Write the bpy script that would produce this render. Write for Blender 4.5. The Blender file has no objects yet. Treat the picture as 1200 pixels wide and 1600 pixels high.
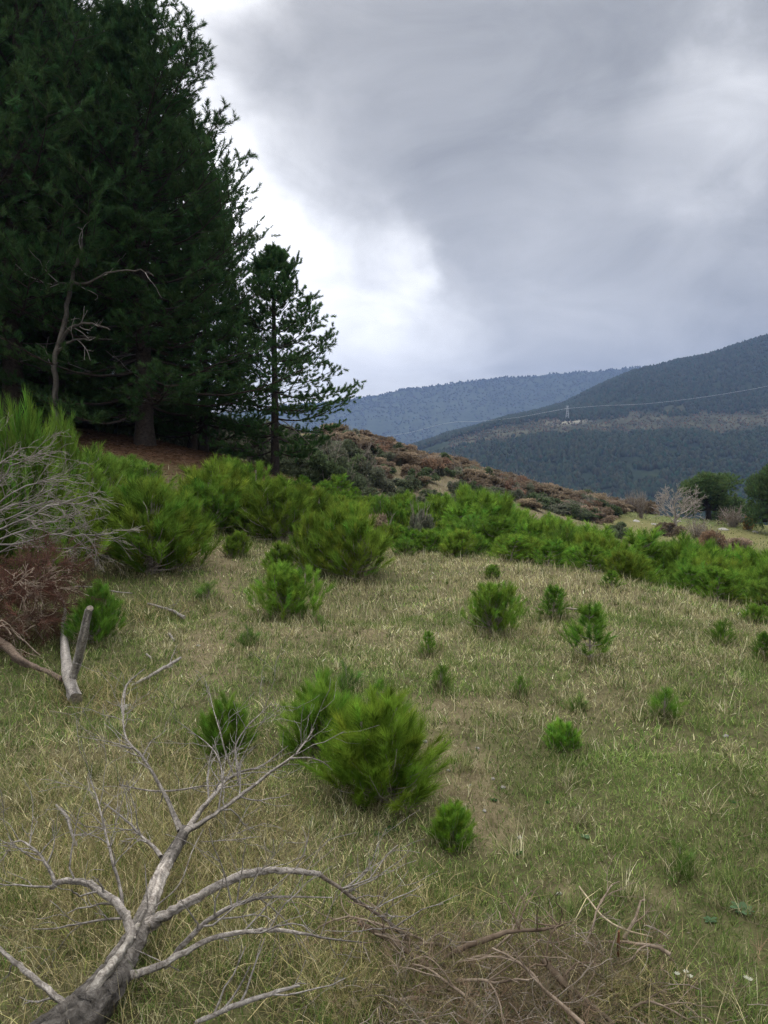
import bpy, math, random
import numpy as np
from mathutils import Vector

rng = np.random.default_rng(11)
random.seed(11)
R = math.radians
SC = bpy.context.scene
COL = SC.collection
PI = math.pi

# ------------------------------------------------------------------ camera model
CAM = np.array([0.0, 0.0, 1.6])
F = 1200.0
PITCH = R(-2.86)
CP, SP = math.cos(PITCH), math.sin(PITCH)


def ray(u, v):
    x = (u - 600.0) / F
    y = (800.0 - v) / F
    return np.array([x, CP - y * SP, SP + y * CP])


def at(u, v, Y):
    d = ray(u, v)
    return CAM + d * (Y / d[1])


# ------------------------------------------------------------------ noise
def vnoise(x, y, seed=0):
    xi = np.floor(x).astype(np.int64)
    yi = np.floor(y).astype(np.int64)
    xf = x - xi
    yf = y - yi
    u = xf * xf * (3 - 2 * xf)
    v = yf * yf * (3 - 2 * yf)

    def h(a, b):
        n = (a * 374761393 + b * 668265263 + seed * 974711) & 0xFFFFFFFF
        n = ((n ^ (n >> 13)) * 1274126177) & 0xFFFFFFFF
        return ((n ^ (n >> 16)) & 0xFFFF) / 65535.0
    a = h(xi, yi) * (1 - u) + h(xi + 1, yi) * u
    b = h(xi, yi + 1) * (1 - u) + h(xi + 1, yi + 1) * u
    return a * (1 - v) + b * v


def fbm(x, y, seed=0, octs=4):
    s = np.zeros_like(x)
    a, t = 0.5, 0.0
    for i in range(octs):
        s += a * vnoise(x * 2 ** i + 17.3 * i, y * 2 ** i - 9.1 * i, seed + i)
        t += a
        a *= 0.5
    return s / t


def sst(a, b, x):
    t = np.clip((x - a) / (b - a), 0, 1)
    return t * t * (3 - 2 * t)


# ------------------------------------------------------------------ terrain
ANCH = []
for X in (-4, -1.5, 0, 1.5, 4):
    for Y in (-3, 1, 3):
        ANCH.append((X, Y, 0.02 * (-X)))
for (u, v, Y) in [(600, 1050, 6.0), (1150, 1080, 5.2), (100, 1050, 6.0), (100, 960, 8.2), (330, 960, 8.6), (600, 940, 9.6), (950, 960, 8.2),
                  (600, 862, 14.0), (760, 873, 13.2), (900, 893, 11.6), (1050, 925, 9.9), (1200, 965, 8.5), (420, 848, 14.5), (340, 850, 13.5), (240, 895, 11.0),
                  (250, 735, 19.5), (260, 702, 23.0), (100, 690, 22.0), (425, 742, 25.0), (560, 800, 24.0), (500, 805, 20.0),
                  (330, 795, 17.0), (700, 850, 19.0), (900, 915, 16.0), (1100, 960, 13.0), (1200, 985, 12.0),
                  (800, 890, 28.0), (1000, 905, 24.0), (600, 780, 36.0), (720, 800, 42.0),
                  (950, 818, 60.0), (1000, 806, 80.0), (1050, 838, 54.0), (1120, 845, 50.0), (1190, 862, 46.0), (1190, 822, 66.0), (1100, 812, 72.0),
                  (520, 683, 60.0), (600, 706, 62.0), (700, 732, 66.0), (800, 762, 72.0), (900, 789, 77.0), (450, 672, 56.0), (350, 668, 52.0), (200, 672, 50.0), (50, 660, 45.0)]:
    p = at(u, v, Y)
    ANCH.append((p[0], p[1], p[2]))
for (X, Y, z) in [(-60, 95, 2), (0, 100, -3), (40, 105, -9), (-40, 30, 5), (-30, 5, 2.2), (-30, -20, 1.5), (0, -25, 0.5), (30, -15, -3), (30, 10, -5), (45, 40, -6), (60, 70, -7)]:
    ANCH.append((X, Y, z))
ANCH = np.array(ANCH, float)


def _k(r2):
    return 0.5 * r2 * np.log(r2 + 1e-9)


_n = len(ANCH)
_P = np.hstack([np.ones((_n, 1)), ANCH[:, :2]])
_D2 = ((ANCH[:, None, :2] - ANCH[None, :, :2]) ** 2).sum(-1)
_A = np.zeros((_n + 3, _n + 3))
_A[:_n, :_n] = _k(_D2) + np.eye(_n) * 0.4
_A[:_n, _n:] = _P
_A[_n:, :_n] = _P.T
_W = np.linalg.solve(_A, np.concatenate([ANCH[:, 2], np.zeros(3)]))


def tps(x, y):
    z = _W[_n] + _W[_n + 1] * x + _W[_n + 2] * y
    for i in range(_n):
        z = z + _W[i] * _k((x - ANCH[i, 0]) ** 2 + (y - ANCH[i, 1]) ** 2)
    return z


def H(x, y):
    x = np.asarray(x, float)
    y = np.asarray(y, float)
    r = np.hypot(x, y)
    w = 1 - sst(78, 150, r)
    near = np.clip(tps(np.clip(x, -90, 90), np.clip(y, -60, 140)), -14, 9)
    near = near + (fbm(x * 1.3, y * 1.3, 5, 3) - 0.5) * 0.09 + (fbm(x * 0.25, y * 0.25, 9, 3) - 0.5) * 0.3 * sst(6, 40, r)
    far = -16 - 150 * sst(130, 600, r) + (fbm(x / 60, y / 60, 3, 4) - 0.5) * 22 * sst(130, 300, r)
    return near * w + far * (1 - w)


def H1(x, y):
    return float(H(np.array([x]), np.array([y]))[0])


_YS = np.geomspace(0.9, 160, 2600)


def ground_at(u, v, h=0.0, ymin=0.9):
    d = ray(u, v)
    x = CAM[0] + d[0] / d[1] * _YS
    z = CAM[2] + d[2] / d[1] * _YS
    g = z - H(x, _YS) - h
    ok = np.where((g <= 0) & (_YS >= ymin))[0]
    i = ok[0] if len(ok) else len(_YS) - 1
    return np.array([x[i], _YS[i], z[i]])


def project(x, y, z):
    dx, dy, dz = x - CAM[0], y - CAM[1], z - CAM[2]
    f = dy * CP + dz * SP
    up = -dy * SP + dz * CP
    return 600 + F * dx / f, 800 - F * up / f


# ------------------------------------------------------------------ mesh collector
class MB:
    def __init__(self):
        self.v, self.l, self.t, self.c, self.m = [], [], [], [], []
        self.n = 0

    def add(self, verts, faces, col=None, mat=0):
        verts = np.asarray(verts, np.float32).reshape(-1, 3)
        if isinstance(faces, np.ndarray):
            k = faces.shape[1]
            self.l.append((faces + self.n).ravel())
            self.t.append(np.full(len(faces), k))
            self.m.append(np.full(len(faces), mat))
        else:
            for f in faces:
                self.l.append(np.asarray(f) + self.n)
            self.t.append(np.array([len(f) for f in faces]))
            self.m.append(np.full(len(faces), mat))
        if col is None:
            col = np.ones((len(verts), 3))
        col = np.broadcast_to(np.asarray(col, np.float32), (len(verts), 3))
        self.c.append(col)
        self.v.append(verts)
        self.n += len(verts)

    def mesh(self, name, mats):
        me = bpy.data.meshes.new(name)
        v = np.concatenate(self.v)
        l = np.concatenate(self.l).astype(np.int32)
        t = np.concatenate(self.t).astype(np.int32)
        me.vertices.add(len(v))
        me.vertices.foreach_set('co', v.ravel())
        me.loops.add(len(l))
        me.loops.foreach_set('vertex_index', l)
        me.polygons.add(len(t))
        me.polygons.foreach_set('loop_start', (np.cumsum(t) - t).astype(np.int32))
        me.polygons.foreach_set('material_index', np.concatenate(self.m).astype(np.int32))
        a = me.color_attributes.new('tint', 'FLOAT_COLOR', 'POINT')
        c = np.concatenate(self.c)
        a.data.foreach_set('color', np.hstack([c, np.ones((len(c), 1), np.float32)]).astype(np.float32).ravel())
        for m in (mats if isinstance(mats, (list, tuple)) else [mats]):
            me.materials.append(m)
        me.update(calc_edges=True)
        return me

    def build(self, name, mats, parent=None, loc=None):
        o = bpy.data.objects.new(name, self.mesh(name, mats))
        COL.objects.link(o)
        if parent is not None:
            o.parent = parent
        if loc is not None:
            o.location = loc
        return o


def unit(a):
    a = np.asarray(a, float)
    return a / (np.linalg.norm(a, axis=-1, keepdims=True) + 1e-12)


def tube(mb, pts, rad, seg=6, col=None, mat=0, cap=False, wob=0.0, grain=0.0):
    pts = np.asarray(pts, float)
    n = len(pts)
    rad = np.broadcast_to(np.asarray(rad, float), (n,))
    t = unit(np.gradient(pts, axis=0))
    a = np.array([0.31, 0.22, 0.92]) if abs(t[0][2]) < 0.8 else np.array([0.9, 0.3, 0.1])
    nr = np.zeros((n, 3))
    nn = a - t[0] * np.dot(a, t[0])
    for i in range(n):
        nn = nn - t[i] * np.dot(nn, t[i])
        nn = nn / (np.linalg.norm(nn) + 1e-12)
        nr[i] = nn
    bn = np.cross(t, nr)
    ang = np.arange(seg) * 2 * PI / seg
    rr = rad[:, None] * (1 + (wob * rng.standard_normal((n, seg)) if wob else np.zeros((n, seg))))
    gc = None
    if grain:                                   # flutes and weathered streaks that run along the wood
        gl = rng.standard_normal((max(2, n // 5 + 1), seg))
        gi = np.stack([np.interp(np.linspace(0, len(gl) - 1, n), np.arange(len(gl)), gl[:, q]) for q in range(seg)], 1)
        rr = rr * (1 + grain * np.clip(gi, -1.6, 1.6))
        gc = np.clip(1 + .34 * gi + .12 * rng.standard_normal((n, seg)), .4, 1.5).reshape(-1, 1)
    V = pts[:, None, :] + rr[..., None] * (np.cos(ang)[None, :, None] * nr[:, None, :] + np.sin(ang)[None, :, None] * bn[:, None, :])
    i = np.arange(n - 1)[:, None] * seg
    j = np.arange(seg)[None, :]
    k = (j + 1) % seg
    fc = np.stack([i + j, i + k, i + seg + k, i + seg + j], -1).reshape(-1, 4)
    if col is not None and np.ndim(col) == 2:
        mb.add(V.reshape(-1, 3), fc, np.repeat(col, seg, 0) * (1 if gc is None else gc), mat)
        col = np.asarray(col)[-1]
    else:
        mb.add(V.reshape(-1, 3), fc, col if gc is None else np.asarray(1.0 if col is None else col) * np.ones((1, 3)) * gc, mat)
    if cap:
        mb.add(V[-1], [list(range(seg))], col, mat if cap is True else cap)
        mb.add(V[0], [list(range(seg))[::-1]], col, mat if cap is True else cap)


def smooth(pts, k=3):
    """Catmull-Rom resampling of a polyline (columns may hold extra values such as the radius)."""
    P = np.asarray(pts, float)
    if len(P) < 3:
        tt = np.linspace(0, 1, k + 1)[:, None]
        return P[0] * (1 - tt) + P[-1] * tt
    Q = np.vstack([2 * P[0] - P[1], P, 2 * P[-1] - P[-2]])
    out = []
    for i in range(1, len(Q) - 2):
        for s in range(k):
            t = s / k
            out.append(0.5 * ((2 * Q[i]) + (-Q[i - 1] + Q[i + 1]) * t + (2 * Q[i - 1] - 5 * Q[i] + 4 * Q[i + 1] - Q[i + 2]) * t * t
                              + (-Q[i - 1] + 3 * Q[i] - 3 * Q[i + 1] + Q[i + 2]) * t ** 3))
    out.append(P[-1])
    return np.array(out)


def perp(d):
    a = rng.standard_normal(d.shape)
    a -= d * (a * d).sum(-1, keepdims=True)
    return unit(a)


def needles(mb, p, d, L, w, col, mat=0):
    n = len(p)
    s = perp(d) * (np.broadcast_to(w, (n,)) * 0.5)[:, None]
    L = np.broadcast_to(L, (n,))[:, None]
    V = np.stack([p - s, p + s, p + d * L], 1).reshape(-1, 3)
    fc = np.arange(3 * n).reshape(n, 3)
    mb.add(V, fc, np.repeat(np.broadcast_to(col, (n, 3)), 3, 0), mat)


def shoots(mb, p0, ax, ln, per, L, w, col, spread=(25, 55), t0=0.1, jit=0.25, hue=0.2):
    """Needle-clad shoots: per needles on each axis, pointing forward and outward."""
    m = len(p0)
    idx = np.repeat(np.arange(m), per)
    n = len(idx)
    t = t0 + (1 - t0) * rng.random(n)
    ang = np.radians(rng.uniform(spread[0], spread[1], n)) * (1.15 - 0.5 * t)
    a = ax[idx]
    d = unit(a * np.cos(ang)[:, None] + perp(a) * np.sin(ang)[:, None])
    p = p0[idx] + a * (ln[idx] * t)[:, None]
    base = np.asarray(col)[None, :] * (1 + hue * rng.standard_normal((m, 1)))[idx] * (1 + jit * rng.standard_normal((n, 1)) * 0.6)
    base[:, 0] *= (1 + 0.10 * rng.standard_normal(m))[idx]
    needles(mb, p, d, L * rng.uniform(0.7, 1.15, n), w, np.clip(base, 0.003, 1))


def grow(mb, p, d, ln, r, depth, nseg=7, wander=.16, bend=(0, 0, 0), kids=(3, 5), spread=.75, shrink=(.5, .75), rmin=.0012, seg=5, tips=None, start=.25, col=None):
    pts = [np.array(p, float)]
    dd = unit(np.array(d, float))
    bend = np.array(bend, float)
    for i in range(nseg):
        dd = unit(dd + rng.standard_normal(3) * wander + bend)
        pts.append(pts[-1] + dd * ln / nseg)
    pts = np.array(pts)
    rad = r * np.linspace(1, .42, nseg + 1)
    tube(mb, pts, np.maximum(rad, rmin), seg if depth > 0 else 3, col=col)
    if tips is not None and depth <= 1:
        tips.append((pts[-1], dd))
    if depth <= 0:
        return
    for c in range(int(rng.integers(kids[0], kids[1] + 1))):
        f = start + (1 - start) * rng.random()
        i = min(nseg - 1, int(f * nseg))
        base = pts[i] + (pts[i + 1] - pts[i]) * (f * nseg - i)
        t = unit(pts[i + 1] - pts[i])
        nd = unit(t + perp(t[None])[0] * spread * rng.uniform(.6, 1.4))
        grow(mb, base, nd, ln * rng.uniform(*shrink), r * (1 - .55 * f) * .62, depth - 1, max(4, nseg - 1), wander, bend, kids, spread, shrink, rmin, seg, tips, start, col)


# ------------------------------------------------------------------ materials
def newmat(name):
    m = bpy.data.materials.new(name)
    m.use_nodes = True
    nt = m.node_tree
    nt.nodes.clear()
    return m, nt, nt.nodes, nt.links


def leafmat(name, trans=0.3, rough=0.6, var=0.25):
    m, nt, N, L = newmat(name)
    out = N.new('ShaderNodeOutputMaterial')
    at_ = N.new('ShaderNodeAttribute')
    at_.attribute_name = 'tint'
    oi = N.new('ShaderNodeObjectInfo')
    hsv = N.new('ShaderNodeHueSaturation')
    mr = N.new('ShaderNodeMapRange')
    mr.inputs['To Min'].default_value = 1 - var
    mr.inputs['To Max'].default_value = 1 + var
    L.new(oi.outputs['Random'], mr.inputs['Value'])
    L.new(mr.outputs['Result'], hsv.inputs['Value'])
    mh = N.new('ShaderNodeMapRange')
    mh.inputs['To Min'].default_value = 0.5 - var * 0.03
    mh.inputs['To Max'].default_value = 0.5 + var * 0.05
    mm = N.new('ShaderNodeMath')
    mm.operation = 'FRACT'
    mx = N.new('ShaderNodeMath')
    mx.operation = 'MULTIPLY'
    mx.inputs[1].default_value = 7.31
    L.new(oi.outputs['Random'], mx.inputs[0])
    L.new(mx.outputs[0], mm.inputs[0])
    L.new(mm.outputs[0], mh.inputs['Value'])
    L.new(mh.outputs['Result'], hsv.inputs['Hue'])
    L.new(at_.outputs['Color'], hsv.inputs['Color'])
    df = N.new('ShaderNodeBsdfDiffuse')
    tr = N.new('ShaderNodeBsdfTranslucent')
    mix = N.new('ShaderNodeMixShader')
    mix.inputs[0].default_value = trans
    L.new(hsv.outputs['Color'], df.inputs['Color'])
    L.new(hsv.outputs['Color'], tr.inputs['Color'])
    L.new(df.outputs[0], mix.inputs[1])
    L.new(tr.outputs[0], mix.inputs[2])
    L.new(mix.outputs[0], out.inputs['Surface'])
    return m


def barkmat(name, c1, c2, scale=30.0, bump=0.5, stretch=5.0, c3=None):
    m, nt, N, L = newmat(name)
    out = N.new('ShaderNodeOutputMaterial')
    b = N.new('ShaderNodeBsdfPrincipled')
    b.inputs['Roughness'].default_value = 0.85
    b.inputs['Specular IOR Level'].default_value = 0.15
    tc = N.new('ShaderNodeTexCoord')
    no = N.new('ShaderNodeTexNoise')
    no.inputs['Scale'].default_value = scale
    no.inputs['Detail'].default_value = 6
    no.inputs['Roughness'].default_value = 0.65
    no.inputs['Distortion'].default_value = 1.2
    L.new(tc.outputs['Object'], no.inputs['Vector'])
    cr = N.new('ShaderNodeValToRGB')
    cr.color_ramp.elements[0].position = 0.33
    cr.color_ramp.elements[0].color = (*c1, 1)
    cr.color_ramp.elements[1].position = 0.62
    cr.color_ramp.elements[1].color = (*c2, 1)
    if c3:
        e = cr.color_ramp.elements.new(0.74)
        e.color = (*c3, 1)
    L.new(no.outputs['Fac'], cr.inputs['Fac'])
    at_ = N.new('ShaderNodeAttribute')
    at_.attribute_name = 'tint'
    mu = N.new('ShaderNodeMix')
    mu.data_type = 'RGBA'
    mu.blend_type = 'MULTIPLY'
    mu.inputs[0].default_value = 1
    L.new(cr.outputs['Color'], mu.inputs[6])
    L.new(at_.outputs['Color'], mu.inputs[7])
    L.new(mu.outputs[2], b.inputs['Base Color'])
    bp = N.new('ShaderNodeBump')
    bp.inputs['Strength'].default_value = bump
    bp.inputs['Distance'].default_value = 0.01
    L.new(no.outputs['Fac'], bp.inputs['Height'])
    L.new(bp.outputs['Normal'], b.inputs['Normal'])
    L.new(b.outputs[0], out.inputs['Surface'])
    return m


M = {}
M['needle'] = leafmat('young_pine_needles', 0.42, var=0.2)
M['oldneedle'] = leafmat('mature_pine_needles', 0.36, var=0.15)
M['leaf'] = leafmat('scrub_leaves', 0.4, var=0.2)
M['grass'] = leafmat('grass_blades', 0.25, var=0.0)
M['deadwood'] = barkmat('weathered_dead_wood', (0.10, 0.084, 0.070), (0.33, 0.30, 0.262), 48, 1.0, c3=(0.46, 0.43, 0.39))
M['twig'] = barkmat('dry_twigs', (0.15, 0.12, 0.095), (0.33, 0.285, 0.235), 14, 0.2)
M['bark'] = barkmat('pine_bark', (0.018, 0.014, 0.011), (0.056, 0.043, 0.034), 9, 0.8)
M['greybranch'] = barkmat('grey_bare_branches', (0.13, 0.115, 0.10), (0.30, 0.27, 0.24), 6, 0.3)
M['endgrain'] = barkmat('sawn_end_grain', (0.09, 0.075, 0.06), (0.25, 0.21, 0.165), 40, 0.3)
M['rock'] = barkmat('pale_stone', (0.17, 0.155, 0.13), (0.36, 0.34, 0.30), 22, 0.6)
M['metal'] = barkmat('galvanised_steel', (0.30, 0.31, 0.32), (0.42, 0.43, 0.44), 2, 0.0)


def ground_material():
    m, nt, N, L = newmat('ground_soil')
    out = N.new('ShaderNodeOutputMaterial')
    b = N.new('ShaderNodeBsdfPrincipled')
    b.inputs['Roughness'].default_value = 0.95
    b.inputs['Specular IOR Level'].default_value = 0.1
    at_ = N.new('ShaderNodeAttribute')
    at_.attribute_name = 'tint'
    tc = N.new('ShaderNodeTexCoord')
    n1 = N.new('ShaderNodeTexNoise')
    n1.inputs['Scale'].default_value = 9
    n1.inputs['Detail'].default_value = 8
    n1.inputs['Roughness'].default_value = 0.72
    L.new(tc.outputs['Object'], n1.inputs['Vector'])
    cr = N.new('ShaderNodeValToRGB')
    cr.color_ramp.elements[0].position = 0.32
    cr.color_ramp.elements[0].color = (0.55, 0.52, 0.48, 1)
    cr.color_ramp.elements[1].position = 0.68
    cr.color_ramp.elements[1].color = (1.3, 1.28, 1.22, 1)
    L.new(n1.outputs['Fac'], cr.inputs['Fac'])
    mu = N.new('ShaderNodeMix')
    mu.data_type = 'RGBA'
    mu.blend_type = 'MULTIPLY'
    mu.inputs[0].default_value = 1
    L.new(at_.outputs['Color'], mu.inputs[6])
    L.new(cr.outputs['Color'], mu.inputs[7])
    L.new(mu.outputs[2], b.inputs['Base Color'])
    n2 = N.new('ShaderNodeTexNoise')
    n2.inputs['Scale'].default_value = 45
    n2.inputs['Detail'].default_value = 6
    n2.inputs['Roughness'].default_value = 0.7
    L.new(tc.outputs['Object'], n2.inputs['Vector'])
    bp = N.new('ShaderNodeBump')
    bp.inputs['Strength'].default_value = 0.6
    bp.inputs['Distance'].default_value = 0.03
    L.new(n2.outputs['Fac'], bp.inputs['Height'])
    L.new(bp.outputs['Normal'], b.inputs['Normal'])
    L.new(b.outputs[0], out.inputs['Surface'])
    return m


def hill_material(name, scale, lo, hi):
    m, nt, N, L = newmat(name)
    out = N.new('ShaderNodeOutputMaterial')
    b = N.new('ShaderNodeBsdfDiffuse')
    at_ = N.new('ShaderNodeAttribute')
    at_.attribute_name = 'tint'
    tc = N.new('ShaderNodeTexCoord')
    n1 = N.new('ShaderNodeTexNoise')
    n1.inputs['Scale'].default_value = scale
    n1.inputs['Detail'].default_value = 7
    n1.inputs['Roughness'].default_value = 0.7
    L.new(tc.outputs['Object'], n1.inputs['Vector'])
    cr = N.new('ShaderNodeValToRGB')
    cr.color_ramp.elements[0].position = 0.35
    cr.color_ramp.elements[0].color = (lo, lo, lo, 1)
    cr.color_ramp.elements[1].position = 0.65
    cr.color_ramp.elements[1].color = (hi, hi, hi, 1)
    L.new(n1.outputs['Fac'], cr.inputs['Fac'])
    mu = N.new('ShaderNodeMix')
    mu.data_type = 'RGBA'
    mu.blend_type = 'MULTIPLY'
    mu.inputs[0].default_value = 1
    L.new(at_.outputs['Color'], mu.inputs[6])
    L.new(cr.outputs['Color'], mu.inputs[7])
    L.new(mu.outputs[2], b.inputs['Color'])
    L.new(b.outputs[0], out.inputs['Surface'])
    return m


M['ground'] = ground_material()
M['hill'] = hill_material('forested_hillside', 0.03, 0.6, 1.35)


# ------------------------------------------------------------------ object helpers
def tag(o, label=None, cat=None, group=None, kind=None):
    if label:
        o['label'] = label
    if cat:
        o['category'] = cat
    if group:
        o['group'] = group
    if kind:
        o['kind'] = kind
    return o


def empty(name, loc=(0, 0, 0), rz=0.0):
    o = bpy.data.objects.new(name, None)
    o.empty_display_size = 0.2
    COL.objects.link(o)
    o.location = Vector([float(c) for c in loc])
    o.rotation_euler = (0, 0, rz)
    return o


class Kind:
    """A thing made once (parts as mesh data) and copied part by part."""

    def __init__(self, name, parts):
        self.name, self.parts = name, parts          # parts: list of (part name, mesh)
        me = dict(parts).get('foliage') or dict(parts).get('crown') or parts[0][1]
        c = np.zeros(len(me.vertices) * 3, np.float32)
        me.vertices.foreach_get('co', c)
        c = c.reshape(-1, 3)
        self.h = float(np.percentile(c[:, 2], 99.3))
        self.w = float(np.percentile(c[:, 0], 98) - np.percentile(c[:, 0], 2) + np.percentile(c[:, 1], 98) - np.percentile(c[:, 1], 2)) / 2

    def place(self, loc, rz=0.0, sc=(1, 1, 1), label=None, cat=None, group=None, tilt=(0, 0)):
        r = empty(self.name, loc, rz)
        r.rotation_euler = (tilt[0], tilt[1], rz)
        r.scale = sc
        for pn, me in self.parts:
            c = bpy.data.objects.new(pn, me)
            COL.objects.link(c)
            c.parent = r
        return tag(r, label, cat, group)


# ------------------------------------------------------------------ ground colour map
PATHS = [([(300, 1075), (335, 1010), (350, 950), (345, 890), (350, 850)], 0.28), ([(690, 1170), (715, 1220), (755, 1270), (775, 1300)], 0.16)]
PATHW = [(np.array([ground_at(u, v)[:2] for u, v in pl]), w) for pl, w in PATHS]
SPOTS = [(ground_at(u, v)[:2], w) for u, v, w in [(1025, 1405, .07), (880, 1390, .07), (560, 985, .4), (690, 1110, .3), (640, 1100, .2), (470, 985, .4), (200, 1100, .18), (420, 1010, .25),
                                                (820, 955, .3), (620, 1330, .15), (720, 1100, .2), (1060, 1180, .12)]]


def dirt(x, y):
    d = np.zeros_like(x)
    wob = (fbm(x * 2.2, y * 2.2, 21, 4) - 0.5)
    for P, w in PATHW:
        best = np.full_like(x, 1e9)
        for a, b in zip(P[:-1], P[1:]):
            ab = b - a
            t = np.clip(((x - a[0]) * ab[0] + (y - a[1]) * ab[1]) / (ab @ ab), 0, 1)
            best = np.minimum(best, np.hypot(x - a[0] - ab[0] * t, y - a[1] - ab[1] * t))
        d = np.maximum(d, .56 * (1 - sst(w * 0.1, w * 1.5, best + wob * w * 3.0)))
    for c, w in SPOTS:
        d = np.maximum(d, 0.5 * (1 - sst(w * 0.2, w * 1.5, np.hypot(x - c[0], y - c[1]) + wob * w * 2)))
    return d


def green(x, y):
    """How green (1) or dry (0) the grass is, by place."""
    n = fbm(x * 0.8, y * 0.8, 31, 4)
    n2 = fbm(x * 2.6, y * 2.6, 41, 3)
    g = 0.58 + 1.7 * (n - 0.5) + 1.0 * (n2 - 0.5)
    g = g + 0.42 * sst(0.4, 1.6, x) * (1 - sst(3.6, 6.5, y))       # greener low on the slope
    g = g - 0.32 * sst(6.0, 10.5, y) * sst(-3.0, 0.5, x)           # straw coloured along the crest
    g = g + 0.12 * (1 - sst(-2.5, -0.5, x)) * sst(3.5, 7, y)
    g = g - 0.30 * np.exp(-((x + 0.8) ** 2 / 0.9 + (y - 2.7) ** 2 / 1.1))
    return np.clip(g, 0.06, .9)


# ------------------------------------------------------------------ SETTING: ground
def build_ground():
    rr = [0.0]
    r = 0.35
    while r < 3300:
        rr.append(r)
        r *= 1.032 if r < 160 else 1.06
    rr = np.array(rr)
    fr = np.radians(np.linspace(30, 150, 221))
    bk = np.radians(np.linspace(150, 390, 81))[1:-1]
    an = np.concatenate([fr, bk])
    A, RR = np.meshgrid(an, rr)
    x, y = (RR * np.cos(A)).ravel(), (RR * np.sin(A)).ravel()
    z = H(x, y)
    m, n = len(rr), len(an)
    i = np.arange(m - 1)[:, None] * n
    j = np.arange(n)[None, :]
    k = (j + 1) % n
    fc = np.stack([i + j, i + n + j, i + n + k, i + k], -1).reshape(-1, 4)
    d = dirt(x, y)[:, None]
    g = green(x, y)[:, None]
    soil = np.array([0.195, 0.155, 0.098])
    thatch = np.array([0.125, 0.108, 0.060]) * (1 - g) + np.array([0.082, 0.082, 0.036]) * g
    c = thatch * (1 - d) + soil * d
    rad = np.hypot(x, y)
    # pine litter below the stand
    pl = np.exp(-(((x + 8.5) / 6.0) ** 2 + ((y - 24.5) / 4.6) ** 2))[:, None]
    pl = np.clip(pl * 1.8, 0, 1)
    c = c * (1 - pl) + np.array([0.115, 0.066, 0.040]) * pl
    # the far meadow is green, the ridge slope brown, the valley wooded
    u_, v_ = project(x, np.maximum(y, 1), z)
    nn = fbm(x * .12, y * .12, 55, 4)
    mead = (sst(40, 48, y) * (1 - sst(90, 100, y)) * sst(11, 17, x - (y - 50) * 0.12))[:, None]
    mc = np.array([0.115, 0.125, 0.045]) + (nn[:, None] - .5) * np.array([0.12, 0.05, 0.04])
    slope = (sst(26, 40, y) * (1 - mead[:, 0]))[:, None]
    sc_ = np.array([0.135, 0.112, 0.068]) + (nn[:, None] - .5) * np.array([0.10, 0.08, 0.06])
    c = c * (1 - slope) + sc_ * slope
    c = c * (1 - mead) + mc * mead
    fw = sst(130, 220, rad)[:, None]
    c = c * (1 - fw) + np.array([0.035, 0.045, 0.022]) * fw
    mb = MB()
    mb.add(np.stack([x, y, z], -1), fc, np.clip(c, 0.01, 1))
    o = mb.build('ground', M['ground'])
    tag(o, 'sloping pasture of trodden soil and dry thatch under the grass', 'ground', kind='structure')


build_ground()


# ------------------------------------------------------------------ SETTING: hills
def interp(xs, ys, x):
    return np.interp(x, xs, ys)


FAR_U = [-2600, -600, 200, 480, 540, 640, 740, 830, 900, 1000, 1200, 1500, 2200, 4000]
FAR_V = [640, 655, 660, 632, 628, 609, 596, 589, 584, 575, 570, 585, 600, 640]
# the nearer hillside: ridge line, upper edge of the clearing, lower edge, foot
NR_U = [420, 560, 640, 700, 760, 820, 880, 930, 985, 1050, 1100, 1150, 1200, 1300, 1500, 2000, 3200]
NR_V = [790, 736, 702, 680, 663, 649, 632, 607, 583, 567, 558, 541, 526, 505, 490, 470, 520]


def hill_far():
    us = np.linspace(-900, 2200, 400)
    ds = np.array([1900, 2050, 2200, 2350, 2500, 2650, 2750, 2800, 2850, 2950, 3100, 3400])
    vs_rel = [1.0, .86, .7, .53, .36, .18, .07, 0.0, .04, .2, .5, 1.2]
    V, C = [], []
    for d, f in zip(ds, vs_rel):
        ridge = interp(FAR_U, FAR_V, us)
        v = ridge + (790 - ridge) * f
        v = v + (fbm(us / 60, np.full_like(us, d / 300.0), 61, 5) - .5) * 34 * min(1, f * 3) + (fbm(us / 22, np.full_like(us, d / 300.0), 67, 3) - .5) * 6
        x = (us - 600) / F * d
        z = 1.6 + d * (740 - v) / F
        V.append(np.stack([x, np.full_like(us, d), z], -1))
        n = fbm(us / 40, np.full_like(us, d / 150.), 71, 4)[:, None]
        C.append(np.array([0.040, 0.052, 0.030]) + (n - .5) * np.array([0.03, 0.03, 0.015]))
    V = np.concatenate(V)
    C = np.concatenate(C)
    m, n = len(ds), len(us)
    i = np.arange(m - 1)[:, None] * n
    j = np.arange(n - 1)[None, :]
    fc = np.stack([i + j, i + j + 1, i + n + j + 1, i + n + j], -1).reshape(-1, 4)
    mb = MB()
    mb.add(V, fc, np.clip(C, .005, 1))
    o = mb.build('distant_hill', M['hill'])
    tag(o, 'far wooded mountain ridge turned blue by haze', 'hill', kind='structure')
    # trees along and below the far crest, so that the skyline is not a clean edge
    k = 5200
    u = rng.uniform(430, 1250, k)
    f = rng.random(k) ** 1.6 * .55
    d = 2800 - 900 * f * 1.05
    ridge = interp(FAR_U, FAR_V, u)
    fr_ = np.interp(d, ds[:8], vs_rel[:8])
    v = ridge + (790 - ridge) * fr_ + (fbm(u / 60, d / 300.0, 61, 5) - .5) * 34 * np.minimum(1, fr_ * 3) + (fbm(u / 22, d / 300.0, 67, 3) - .5) * 6
    return np.stack([(u - 600) / F * d, d, 1.6 + d * (740 - v) / F], -1)


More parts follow.
